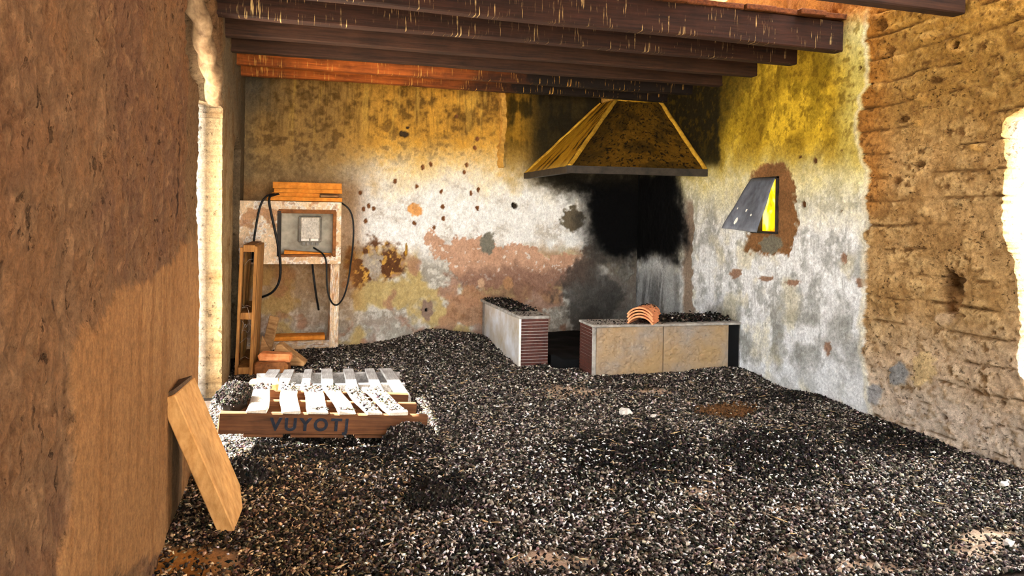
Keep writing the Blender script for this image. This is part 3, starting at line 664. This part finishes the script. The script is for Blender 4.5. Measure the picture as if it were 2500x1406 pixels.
P = np.stack([R*np.sin(a), yy, R*np.cos(a)-.055], 1); V, F, C = chips(P, RNG.uniform(.004, .012, n), pal_pick(n, W_DARK)); loose(chip_obj('debris', V, F, C), o, 'dark crumbs lying on the topmost curved roof tile', None)

# ================================================================== METER CABINET in the back left corner
CY0 = 7.20
cab = thing('meter_cabinet', 'plastered masonry meter cabinet with open niche in the back corner', 'cabinet', (0, CY0, 0))
def ccol(S, T, P):
    n = fbm(S*6, T*6, 5, 121); m = fbm(S*20, T*20, 4, 122, .6)
    C = np.zeros(S.shape+(3,))+np.array((236, 206, 166)); C = mixc(C, ss(.45, .6, n)*.5, (218, 174, 126)); C = mixc(C, ss(.50, .60, m)*.8, (250, 245, 234)); C = mixc(C, ss(.64, .70, m)*.5, (150, 96, 54)); C = mixc(C, ss(.64, .70, fbm(S*9, T*9, 4, 123))*.6, (176, 116, 72)); return C
xs = np.linspace(-.40, .50, 150); zs = np.linspace(.83, 1.395, 95); Xc, Zc = np.meshgrid(xs, zs, indexing='ij')
sd = sdpoly(Xc, Zc, [(-.055, .905), (.452, .905), (.452, 1.318), (-.055, 1.318)])
keep, su, sv = cut(sd, Xc, Zc)
rim = ss(.05, 0, .50-Xc)*.03
solid_grid('body', np.stack([Xc, 0*Xc, Zc], -1), (0, -1, 0), (fbm(Xc*12, Zc*12, 4, 124)-.5)*.012, keep, ccol(Xc*1.2, Zc*1.2, None), .44, 'plaster', np.stack([su, 0*su, sv], -1), cab)
put('niche_back', box_mesh('niche_back', (-.07, .25, .89), (.47, .30, 1.33), .002), 'niche', cab) if 'niche' in MATS else None
plain_mat('niche', L(150, 142, 124), L(200, 192, 172), 12, .9, .4, .005); box('niche_back', (-.054, .22, .90), (.451, .26, 1.322), 'niche', cab, .002)
box('frame_top', (-.055, -.012, 1.290), (.452, .03, 1.322), 'frame_wood', cab, .004, .003); box('frame_bottom', (-.055, -.004, .893), (.452, .03, .917), 'frame_wood', cab, .004, .003)
box('frame_left', (-.062, -.010, .90), (-.028, .03, 1.31), 'dark_metal', cab, .003, .002); box('frame_right', (.425, -.012, .90), (.455, .03, 1.31), 'frame_wood', cab, .004, .003)
slabC = lambda S, T, P: ccol(S*.4, T*1.4, P)
slab_from_quad('leg', [(.42, .16, -.05), (.50, .16, -.05), (.50, .16, .83), (.42, .16, .83)], .31, 'plaster', cab, (0, -1, 0), 24, .01, slabC)
slab_from_quad('plinth', [(-.36, .18, -.05), (.44, .18, -.05), (.44, .18, .105), (-.36, .18, .105)], .28, 'plaster', cab, (0, -1, 0), 30, .012, lambda S, T, P: ccol(S*1.5, T*.3, P)*.85)
# junction box in the niche
jb = thing('junction_box', 'grey plastic junction box with clouded lid inside the cabinet niche', 'junction box', (.228, CY0+.215, 1.02))
box('base', (-.105, -.05, .0), (.105, .005, .245), 'box_grey', jb, .01)
box('lid', (-.085, -.068, .035), (.088, -.048, .235), 'box_lid', jb, .008)
for a in (-.092, .092):
    for b in (.018, .228):
        bm = bmesh.new(); bmesh.ops.create_cone(bm, cap_ends=True, segments=12, radius1=.011, radius2=.009, depth=.012, matrix=Matrix.Translation((a, -.054, b)) @ Matrix.Rotation(math.pi/2, 4, 'X')); put('screw', bm_mesh('screw', bm), 'box_grey', jb)
for a, b in ((-.078, -.008), (.006, .076)): box('label_strip', (a, -.070, .014), (b, -.050, .036), 'paper_white', jb, .001)
for i in range(4):
    bm = bmesh.new(); m = Matrix.Translation((-.055+i*.040, -.026, -.014)); bmesh.ops.create_cone(bm, cap_ends=True, segments=12, radius1=.013, radius2=.015, depth=.03, matrix=m); put('cable_gland', bm_mesh('cable_gland', bm), 'gland', jb)

# hollow bricks with ribbed edges and open cells at the ends
def hollow_brick(l, d, h, cells=4):
    bm = bmesh.new(); t = .007
    add_box(bm, (0, 0, 0), (l, d, t)); add_box(bm, (0, 0, h-t), (l, d, h))
    for i in range(cells+1):
        y = i*(d-t)/cells; add_box(bm, (.0005, y, t*.5), (l-.0005, y+t, h-t*.5))
    add_box(bm, (.03, .003, .003), (l-.03, d-.003, h-.003))
    nr = max(1, int(h/.017))
    for i in range(nr):
        z = (i+.5)*h/nr; add_box(bm, (0, -.008, z-.0045), (l, .002, z+.0045)); add_box(bm, (0, d-.002, z-.0042), (l, d+.003, z+.0042))
    return bm_mesh('hollow_brick', bm)
BR = [(-.155, .0, .0, .66, .20, .034, 0, 'lowest orange hollow brick, lying directly on the cabinet top'), (-.115, .03, .036, .42, .18, .036, 1.5, 'short orange hollow brick sandwiched in the pile on the cabinet'),
      (-.095, .02, .074, .60, .19, .034, -1, 'lower of the two long bricks at the top of the cabinet pile'), (-.105, .015, .110, .605, .20, .058, .5, 'thick ribbed orange hollow brick crowning the pile on the cabinet')]
for a, b, z, l, d, h, r, lab in BR:
    o = put('hollow_brick', hollow_brick(l, d, h), 'brick_orange', loc=(a, CY0+b+.01, 1.401+z), rot=(0, 0, math.radians(r-1))); tag(o, lab, 'brick', 'orange hollow bricks on the meter cabinet')
o = box('wood_offcut', (0, 0, 0), (.17, .12, .022), 'scrap_wood', loc=(.31, CY0+.04, 1.438), bev=.006, jit=.003); tag(o, 'flat wood offcut wedged between bricks on the cabinet', 'wood offcut')
o = put('hollow_brick', hollow_brick(.42, .14, .034), 'brick_orange', loc=(.0, CY0+.035, .918), rot=(0, math.radians(4.2), 0)); tag(o, 'single orange brick tilted inside the cabinet niche', 'brick', None)
o = put('hollow_brick', hollow_brick(.52, .16, .045), 'brick_orange', loc=(-.14, CY0+.20, .107), rot=(0, 0, 0)); tag(o, 'orange brick lying on the low plinth under the cabinet', 'brick', None)
# cables
def path(pts, y): return [tuple(at(a, b, Y=y+(q[2] if len(q) > 2 else 0))) for q in pts for a, b in [q[:2]]]
o = tube('cable', path([(690, 472, .1), (660, 474, 0), (645, 482, -.03), (634, 505, -.05), (626, 545, -.05), (619, 592, -.04), (616, 640, .0)], CY0), .0095, 'cable_black'); tag(o, 'black cable dropping from the bricks behind the upright pallet', 'cable')
o = tube('cable', path([(700, 470, .1), (665, 475, 0), (655, 484, -.04), (662, 520, -.05), (673, 570, -.05), (681, 610, -.05), (686, 655, -.03), (682, 690, .0), (668, 712, .02), (650, 722, .06), (636, 726, .15)], CY0), .0105, 'cable_black'); tag(o, 'thick black cable looping down the left front of the cabinet', 'cable')
o = tube('cable', path([(820, 488, .2), (838, 497, .1), (856, 513, .1), (864, 545, .12), (862, 600, .15), (856, 645, .2), (850, 690, .2), (840, 725, .15), (826, 745, .08), (812, 744, .0), (801, 720, -.03), (797, 680, -.04), (798, 640, -.04), (790, 620, -.02), (775, 610, .1), (766, 605, .19)], CY0), .008, 'cable_black'); tag(o, 'thin black cable looped around the right side of the cabinet', 'cable')
o = tube('cable', path([(762, 640, .30), (764, 660, .25), (769, 700, .25), (774, 735, .3), (778, 756, .36)], CY0), .010, 'cable_black'); tag(o, 'short thick cable hanging below the middle of the cabinet', 'cable')

# ================================================================== PALLETS
def ragged(me, amp, ends=True):
    for w in me.vertices: w.co += Vector((random.uniform(-amp, amp), random.uniform(-amp, amp)*2, random.uniform(-amp, amp)*.6))
fp = thing('pallet', 'weathered wooden pallet with lettering on its front, sunlit near the doorway', 'pallet', (.785, 4.285, .035), (0, math.radians(4.6), math.radians(1.6)), 'flat pallets by the doorway')
# local x runs to the left (negative), y back, z up
PW, PD, PH = 1.11, .60, .128
box('front_stringer', (-PW, 0, .016), (0, .038, PH), 'pallet_brown', fp, .005, .002, 8)
for yy, m in ((.285, 'pallet_brown'), (PD-.06, 'pallet_brown')): box('stringer', (-PW+.01, yy, .016), (-.01, yy+.036, PH), m, fp, .004, .002, 8)
for a, b in ((-.98, -.78), (-.74, -.46), (-.40, -.16)): box('bottom_board', (a, .0, .0), (b, PD, .015), 'pallet_brown', fp, .002, .001)
SL = [(-.925, .105, 3), (-.755, .095, 1.5), (-.605, .110, 0), (-.452, .095, -3), (-.312, .085, -5), (-.17, .11, -7)]
for i, (cx, w, r) in enumerate(SL):
    me = box_mesh('slat', (-w/2, -.012, 0), (w/2, PD+.02, .020), .004, .0015, 4)
    for q in me.vertices:
        if q.co.z > .01: q.co.z += .006*math.sin(q.co.x*40+i)
        q.co.x += .006*math.sin(q.co.y*9+i*2)
    put('slat', me, 'pallet_pale', fp, (cx, 0, PH), (0, 0, math.radians(-r)))
# lettering stencilled on the front stringer
cu = bpy.data.curves.new('lettering', 'FONT'); cu.body = 'VUYOTJ'; cu.size = .092; cu.space_character = 1.35; cu.offset = .0035; cu.extrude = .0006; cu.align_x = 'LEFT'
t = bpy.data.objects.new('tmp', cu); COL.objects.link(t); me = bpy.data.meshes.new_from_object(t.evaluated_get(bpy.context.evaluated_depsgraph_get())); bpy.data.objects.remove(t)
fs = [c for c in fp.children if c.name.startswith('front_stringer')][0]
o = put('lettering', me, 'paint_blue', fs, (-.850, -.0045, .040), (math.pi/2, 0, 0)); o['label'] = 'dark blue stencilled letters VUYOTJ'
def on_slats(y0, y1, n, idx, big=.010, lump=.004):
    P = []
    for i in idx:
        cx, w, r = SL[i]; yy = RNG.uniform(y0, y1, n); xx = cx+RNG.uniform(-.5, .5, n)*w*.92+yy*math.tan(math.radians(r)); P.append(np.stack([xx, yy, PH+.023+np.abs(RNG.normal(0, lump, n))], 1))
    P = np.concatenate(P); V, F, C = chips(P, RNG.uniform(.4, 1.2, len(P))*big, pal_pick(len(P), W_WARM)); loose(chip_obj('debris', V, F, C), fp, DL['pallet'], 'debris on the lettered pallet')
on_slats(.44, .60, 70, range(4), .011, .008); on_slats(.06, .58, 140, (4, 5), .011, .005); on_slats(.0, .05, 30, (2, 3, 4, 5), .010)
rp = thing('pallet', 'grey weathered wooden pallet lying behind the lettered one', 'pallet', (.80, 4.93, .02), (0, math.radians(1.2), math.radians(-3)), 'flat pallets by the doorway')
RW, RD, RH = 1.02, .84, .10
for yy in (.02, .40, RD-.06): box('stringer', (-RW, yy, .014), (0, yy+.034, RH), 'pallet_grey', rp, .004, .002, 8)
for a in (-.95, -.60, -.25): box('bottom_board', (a, .0, .0), (a+.1, RD, .014), 'pallet_grey', rp, .002, .001)
for i, (cx, w, r) in enumerate([(-.055, .085, -7), (-.20, .068, -3.5), (-.36, .072, -2.5), (-.53, .078, 0), (-.675, .058, 2), (-.83, .075, 5), (-.955, .085, 8)]):
    me = box_mesh('slat', (-w/2, -.01, 0), (w/2, RD+.01, .018), .003, .0015, 4)
    put('slat', me, 'pallet_grey', rp, (cx, 0, RH), (0, 0, math.radians(-r*.45)))
o = box('broken_brick', (0, 0, 0), (.18, .14, .07), 'brick_red', loc=(-.205, 5.02, .165), rot=(0, math.radians(1.2), math.radians(-3)), bev=.012, jit=.006, cuts=2); tag(o, 'orange brick lump lying on the left end of the grey pallet', 'brick')
# pallet standing on edge in front of the dark slot
up = thing('pallet', 'wooden pallet standing on its edge against the left wall', 'pallet', (-.352, 6.30, .03), (0, math.radians(1.6), math.radians(-2)))
for i in range(6):
    y = i*.145; w = .10
    box('deck_board', (.105, y, 0), (.128, y+w, 1.0), 'pallet_warm', up, .003, .0015, 3)
    if i in (0, 3, 5): box('deck_board', (-.002, y, 0), (.020, y+w, .99), 'pallet_warm', up, .003, .0015, 3)
for z in (.005, .43, .955): box('stringer', (.020, .0, z), (.105, .83, z+.055), 'pallet_warm', up, .004, .002)
def web(pts, r=.0011): tube('cobweb', pts, r, 'web', up, 1)
for k in range(9):
    z0 = random.uniform(.1, .9); p = [(random.choice((.02, .03)), random.uniform(.02, .2), z0)]
    for j in range(3): p.append((p[-1][0]+random.uniform(.01, .035), p[-1][1]+random.uniform(-.03, .03), p[-1][2]+random.uniform(-.09, .05)))
    web(p)
# scrap wood and masonry behind the pallets
o = box('scrap_plank', (0, -.015, 0), (.085, .015, .36), 'scrap_wood', loc=(-.18, 6.95, .05), rot=(math.radians(-9), math.radians(9), math.radians(-30)), bev=.004, jit=.002); tag(o, 'narrow brown plank leaning upright beside the standing pallet', 'plank')
def wedge(name, pts, th, mat, loc, rot, label, cat):
    bm = bmesh.new(); a = [bm.verts.new((x, -th/2, z)) for x, z in pts]; b = [bm.verts.new((x, th/2, z)) for x, z in pts]
    bm.faces.new(a); bm.faces.new(b[::-1]); n = len(pts)
    for i in range(n): bm.faces.new((a[i], b[i], b[(i+1) % n], a[(i+1) % n]))
    bmesh.ops.bevel(bm, geom=bm.edges[:], offset=.006, segments=1, affect='EDGES')
    o = put(name, bm_mesh(name, bm), mat, loc=loc, rot=rot); return tag(o, label, cat)
wedge('scrap_board', [(-.02, 0), (.13, 0), (.11, .06), (.0, .24)], .05, 'scrap_wood', (-.17, 6.70, .03), (math.radians(-8), 0, math.radians(-12)), 'wedge-shaped orange board leaning below the narrow plank', 'board')
wedge('scrap_chunk', [(.0, .10), (.03, .17), (.06, .175), (.26, .02), (.25, -.01), (.05, .0)], .10, 'scrap_wood', (-.06, 6.62, .05), (math.radians(6), 0, math.radians(-15)), 'split pale chunk of wood sloping down to the litter', 'wood chunk')
o = box('broken_brick', (0, 0, 0), (.25, .13, .062), 'brick_red', loc=(-.185, 6.36, .115), rot=(math.radians(2), math.radians(2), math.radians(-8)), bev=.014, jit=.006, cuts=2); tag(o, 'broken orange brick with a pale top behind the grey pallet', 'brick')
o = box('wood_block', (0, 0, 0), (.26, .20, .11), 'frame_wood', loc=(-.22, 6.34, .0), rot=(0, 0, math.radians(-8)), bev=.02, jit=.01); tag(o, 'brown wooden block under the broken orange brick', 'wood block')

# ================================================================== LEANING SLAB by the left wall
bN = at(573, 1297, Z=.02); tN = at(427, 963, Y=bN.y-.02)
ax = (tN-bN); Ls = ax.length; ax.normalize(); back = Vector((.14, 1, 0)).normalized(); back = (back-ax*back.dot(ax)).normalized(); nr = ax.cross(back).normalized()
if nr.x > 0: nr = -nr
ls = thing('leaning_slab', 'thick tan slab leaning against the left wall in the foreground', 'slab', bN)
M3 = Matrix((nr, back, ax)).transposed()
bm = bmesh.new()
prof = [(0, 0), (0, .20), (.07, .29), (Ls-.02, .30), (Ls, .0)]
T = .062
a = [bm.verts.new(M3 @ Vector((0, q[1], q[0]))) for q in prof]; b = [bm.verts.new(M3 @ Vector((T, q[1], q[0]))) for q in prof]
bm.faces.new(a); bm.faces.new(b[::-1])
for i in range(5): bm.faces.new((a[i], b[i], b[(i+1) % 5], a[(i+1) % 5]))
bmesh.ops.subdivide_edges(bm, edges=[e for e in bm.edges if e.calc_length() > .15], cuts=3, use_grid_fill=False)
bmesh.ops.bevel(bm, geom=[e for e in bm.edges if len(e.link_faces) == 2 and e.calc_face_angle(0) > .6], offset=.004, segments=1, affect='EDGES')
put('slab_body', bm_mesh('slab_body', bm), 'slab_foam', ls)
bm = bmesh.new(); c = [M3 @ Vector(q) for q in ((.004, .02, Ls-.004), (.004, .28, Ls-.022), (T-.004, .28, Ls-.022), (T-.004, .02, Ls-.004))]
lo_ = [bm.verts.new(q) for q in c]; hi_ = [bm.verts.new(q+ax*.018+Vector([random.uniform(-.004, .004) for _ in range(3)])) for q in c]
bm.faces.new(lo_); bm.faces.new(hi_[::-1])
for i in range(4): bm.faces.new((lo_[i], hi_[i], hi_[(i+1) % 4], lo_[(i+1) % 4]))
put('rough_end', bm_mesh('rough_end', bm), 'slab_end', ls)

# ================================================================== WINDOW with the bent metal flap
w1 = thing('window_1', 'small window hole with a bent grey metal flap and amber pane glowing in place of daylight', None, (XR, 5.34, 1.2), kind='structure')
box('frame_near', (-.012, -.165, -.005), (.10, -.15, .44), 'dark_metal', w1, .002); box('frame_sill', (-.02, -.165, -.012), (.10, .165, .006), 'dark_metal', w1, .002)
box('frame_head', (-.012, -.165, .425), (.10, .165, .44), 'dark_metal', w1, .002); box('frame_far', (-.012, .15, -.005), (.10, .165, .44), 'dark_metal', w1, .002)
box('pane', (.085, -.152, .004), (.092, .152, .428), 'amber_glow', w1, 0)
hg = [Vector((-.02, -.16, .428)), Vector((-.02, .165, .435)), Vector((-.275, .175, .025)), Vector((-.175, -.155, .0))]
n = 14; bm = bmesh.new(); top = []; bot = []
for i in range(n+1):
    r1 = []; r2 = []
    for j in range(n+1):
        s, t = i/n, j/n; p = (hg[0]*(1-s)+hg[1]*s)*(1-t)+(hg[3]*(1-s)+hg[2]*s)*t
        p += Vector((-.012*math.sin(s*7)*t-.006*math.sin(t*3.1), .006*math.sin(t*9), .0)); r1.append(bm.verts.new(p)); r2.append(bm.verts.new(p+Vector((.003, 0, -.002))))
    top.append(r1); bot.append(r2)
for i in range(n):
    for j in range(n): bm.faces.new((top[i][j], top[i+1][j], top[i+1][j+1], top[i][j+1])); bm.faces.new((bot[i][j], bot[i][j+1], bot[i+1][j+1], bot[i+1][j]))
for i in range(n):
    for q, r in ((0, 0), (n, n)): bm.faces.new((top[i][q], top[i+1][q], bot[i+1][q], bot[i][q])); bm.faces.new((top[q][i], top[q][i+1], bot[q][i+1], bot[q][i]))
fl = put('flap', bm_mesh('flap', bm, True), 'metal_sheet', w1); fl['label'] = 'bent grey sheet metal flap'
for s, t, r in ((.72, .84, .020), (.55, .62, .010), (.30, .70, .008), (.86, .60, .006)):
    p = (hg[0]*(1-s)+hg[1]*s)*(1-t)+(hg[3]*(1-s)+hg[2]*s)*t+Vector((-.024-.012*math.sin(s*7)*t-.006*math.sin(t*3.1)+.02, .006*math.sin(t*9), .0))
    bm = bmesh.new(); q = Vector((-1, 0, .55)).normalized(); e1_ = Vector((0, 1, 0)); e2_ = q.cross(e1_)
    vs_ = [bm.verts.new(p+q*.002+(e1_*math.cos(k)*r*random.uniform(.6, 1.2)+e2_*math.sin(k)*r*1.5*random.uniform(.6, 1.2))) for k in np.linspace(0, 5.6, 8)]
    f = bm.faces.new(vs_); ex = bmesh.ops.extrude_face_region(bm, geom=[f]); bmesh.ops.translate(bm, verts=[g_ for g_ in ex['geom'] if isinstance(g_, bmesh.types.BMVert)], vec=-q*.004)
    put('hole_light', bm_mesh('hole_light', bm), 'paper_white', fl)  # white flakes stand in for daylight showing through holes in the flap

# ================================================================== LITTER on the floor
def blocked(x, y):
    b = ((x > 1.95) & (x < 2.21) & (y > 6.29)) | ((x > 2.38) & (y > 5.70) & (y < 6.05)) | ((x > 2.2) & (y > 6.05)) | (y > YB) | (x > XR) | (x < XL(y)) & ((y < 4.2) | (y > 5.7))
    b |= (x < .5) & (y > 7.38)
    return b
n = 272000
yy = 2.2+(YB-2.2)*RNG.random(n)**1.25; xx = RNG.uniform(-.45, XR, n)
uu, vv = px(xx, yy, 0*xx)
ok = ~blocked(xx, yy) & (uu > -60) & (uu < 2560) & (vv < 1440)
bp = bare(xx, yy); ok &= RNG.random(n) > bp*.86
xx, yy, uu, vv = xx[ok], yy[ok], uu[ok], vv[ok]; n = len(xx)
size = RNG.uniform(.0054, .0132, n)*(1+.35*(RNG.random(n) < .08))*(1+.12*(yy-4)*(yy > 4))
col = pal_pick(n, W_MID)
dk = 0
for a, b, c, d in [(1540, 1135, 190, 60), (1900, 1125, 170, 70), (2200, 1080, 170, 45), (1060, 1195, 95, 45), (800, 1110, 280, 45), (640, 1150, 120, 60), (1980, 980, 200, 22)]:  # darker chips in bands; the one before the pallet paints its shadow
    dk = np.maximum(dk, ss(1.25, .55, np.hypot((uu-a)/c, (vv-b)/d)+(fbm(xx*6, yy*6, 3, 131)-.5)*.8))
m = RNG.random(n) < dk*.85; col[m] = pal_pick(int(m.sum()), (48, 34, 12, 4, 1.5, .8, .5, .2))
wm = ss(1150, 700, uu)*ss(1080, 1180, vv); m = RNG.random(n) < wm*.9; col[m] = pal_pick(int(m.sum()), W_WARM)*np.array((1.08, .96, .78))
br = ss(1.2, .6, np.hypot((uu-1778)/82, (vv-1010)/20)+(fbm(xx*14, yy*14, 3, 132)-.5)*.6); m = RNG.random(n) < br*.92; col[m] = np.array((98, 68, 40))*(1+.4*(RNG.random((int(m.sum()), 1))-.5))
P = np.stack([xx, yy, hf(xx, yy)+RNG.uniform(-.004, .007, n)], 1)
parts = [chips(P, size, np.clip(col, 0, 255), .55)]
# pale fluff and feathers
n = 1500; cu_ = RNG.normal(0, 1, (n, 2)); cen = np.array([(1330, 1080), (1450, 1180), (1250, 1250), (1150, 1290), (1560, 1270), (1900, 1290), (1300, 1160), (2100, 1250), (760, 1080), (1850, 1150)])[RNG.integers(0, 10, n)]
pts = [at(float(a), float(b), Z=.03) for a, b in zip(cen[:, 0]+cu_[:, 0]*160, np.clip(cen[:, 1]+cu_[:, 1]*60, 960, 1400))]
P = np.array([(p.x, p.y, 0) for p in pts]); k = ~blocked(P[:, 0], P[:, 1]) & (P[:, 0] < XR-.05) & (P[:, 0] > -.3); P = P[k]; P[:, 2] = hf(P[:, 0], P[:, 1])+.007
parts.append(chips(P, RNG.uniform(.005, .014, len(P)), np.clip(np.array((236, 234, 230))*(1+.1*(RNG.random((len(P), 1))-.5)), 0, 255), .6, .3, .35))
# straw
n = 900; xs_ = RNG.uniform(-.3, XR-.1, n); ys_ = RNG.uniform(2.3, 6.5, n); k = ~blocked(xs_, ys_); P = np.stack([xs_, ys_, hf(xs_, ys_)+.010], 1)[k]
parts.append(chips(P, RNG.uniform(.014, .04, len(P)), np.array((176, 148, 106))*(1+.4*(RNG.random((len(P), 1))-.5)), .12, .06, -.12))
off = 0; VV, FF, CC = [], [], []
for V, F, C in parts: VV.append(V); FF.append(F+off); CC.append(C); off += len(V)
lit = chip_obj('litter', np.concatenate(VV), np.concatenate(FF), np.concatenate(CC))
tag(lit, 'deep layer of dark droppings, husks and white fluff covering the floor', 'litter', None, 'stuff')

# ---- clods of matted dung
def clod(loc, r, n, label, w=W_DARK, seed=0, name='clod', cat='clod'):
    bm = bmesh.new(); bmesh.ops.create_icosphere(bm, subdivisions=3, radius=1)
    V = np.array([list(q.co) for q in bm.verts]); f = .5+.95*fbm(V[:, 0]*2.2+seed, V[:, 1]*2.2+V[:, 2]*1.9, 4, 140+seed); F = np.array([[q.index for q in t.verts] for t in bm.faces]); bm.free()
    V = V*f[:, None]*np.array(r); C = np.zeros(V.shape)+np.array((38, 31, 25))
    n = int(n*1.8); d = RNG.normal(size=(n, 3)); d[:, 2] = np.abs(d[:, 2])*1.1-.2; d /= np.linalg.norm(d, axis=1)[:, None]
    ff = .5+.95*fbm(d[:, 0]*2.2+seed, d[:, 1]*2.2+d[:, 2]*1.9, 4, 140+seed)
    a, b, c = chips(d*ff[:, None]*np.array(r)*1.01, RNG.uniform(.004, .011, n), pal_pick(n, w), .9)
    o = chip_obj(name, np.concatenate([V, a]), np.concatenate([F, b+len(V)]), np.concatenate([C, c])); o.location = loc
    return tag(o, label, cat, 'clods of matted droppings')
def fl_at(a, b): p = at(a, b, Z=.03); return (p.x, p.y, float(hf(np.array(p.x), np.array(p.y)))+.01)
clod(fl_at(1060, 1215), (.13, .10, .085), 900, 'dark clod of droppings in the open foreground right of the pallet', W_DARK, 1)
clod((.70, 4.21, .04), (.14, .09, .10), 1400, 'clod of droppings heaped against the pallet front right corner', W_WARM, 2)
clod((.20-.02, 4.10, .03), (.055, .05, .04), 250, 'small dark clod in the shadow below the lettered pallet', W_DARK, 3)
clod(fl_at(600, 1165), (.09, .08, .07), 600, 'dark clod lying right beside the leaning slab', W_DARK, 4)
clod((-.245, 4.50, .27), (.085, .12, .085), 1000, 'block of matted droppings standing on the left end of the pallet', (40, 40, 20, 5, 1, .3, 0, 0), 5)
clod(fl_at(640, 1118), (.05, .05, .045), 250, 'small clod between the leaning slab and the pallet', W_DARK, 6)
# ---- loose stones
def stone(loc, r, label, seed):
    bm = bmesh.new(); bmesh.ops.create_icosphere(bm, subdivisions=2, radius=1)
    for q in bm.verts: q.co = Vector([q.co[i]*r[i] for i in range(3)])*(.8+.4*random.random())
    o = put('stone', bm_mesh('stone', bm), 'rock', loc=loc); return tag(o, label, 'stone', 'loose stones on the litter')
stone(fl_at(1527, 1010), (.045, .04, .035), 'pale lumpy stone lying in the middle of the litter', 1)
stone(fl_at(1596, 1024), (.020, .018, .015), 'small pinkish stone just right of the pale lumpy stone', 2)
stone(fl_at(2452, 1175), (.026, .022, .016), 'white flat stone near the base of the earth wall', 3)
stone(fl_at(2463, 1322), (.022, .020, .018), 'white stone at the far right edge of the floor', 4)
# ---- weeds at the threshold
wd = thing('weed', 'yellow green weed growing on the sunlit threshold', 'weed', (-.50, 5.1, -.02))
for i in range(16):
    a = random.uniform(0, 6.28); l = random.uniform(.06, .14); bm = bmesh.new(); d = Vector((math.cos(a), math.sin(a), 0)); s = Vector((-d.y, d.x, 0)); base = Vector((random.uniform(-.07, .09), random.uniform(-.12, .12), 0)); rows = []
    for t in np.linspace(0, 1, 5):
        c = base+d*l*t*.6+Vector((0, 0, l*(t-.35*t*t))); w = .009*math.sin(math.pi*min(.98, t+.08))+.001; rows.append((bm.verts.new(c-s*w), bm.verts.new(c+s*w+Vector((0, 0, .001))), bm.verts.new(c+Vector((0, 0, -.003)))))
    for p, q in zip(rows, rows[1:]):
        for j in range(3): bm.faces.new((p[j], p[(j+1) % 3], q[(j+1) % 3], q[j]))
    bm.faces.new(rows[0]); bm.faces.new(rows[-1][::-1])
    put('leaf', bm_mesh('leaf', bm), 'weed_green', wd)
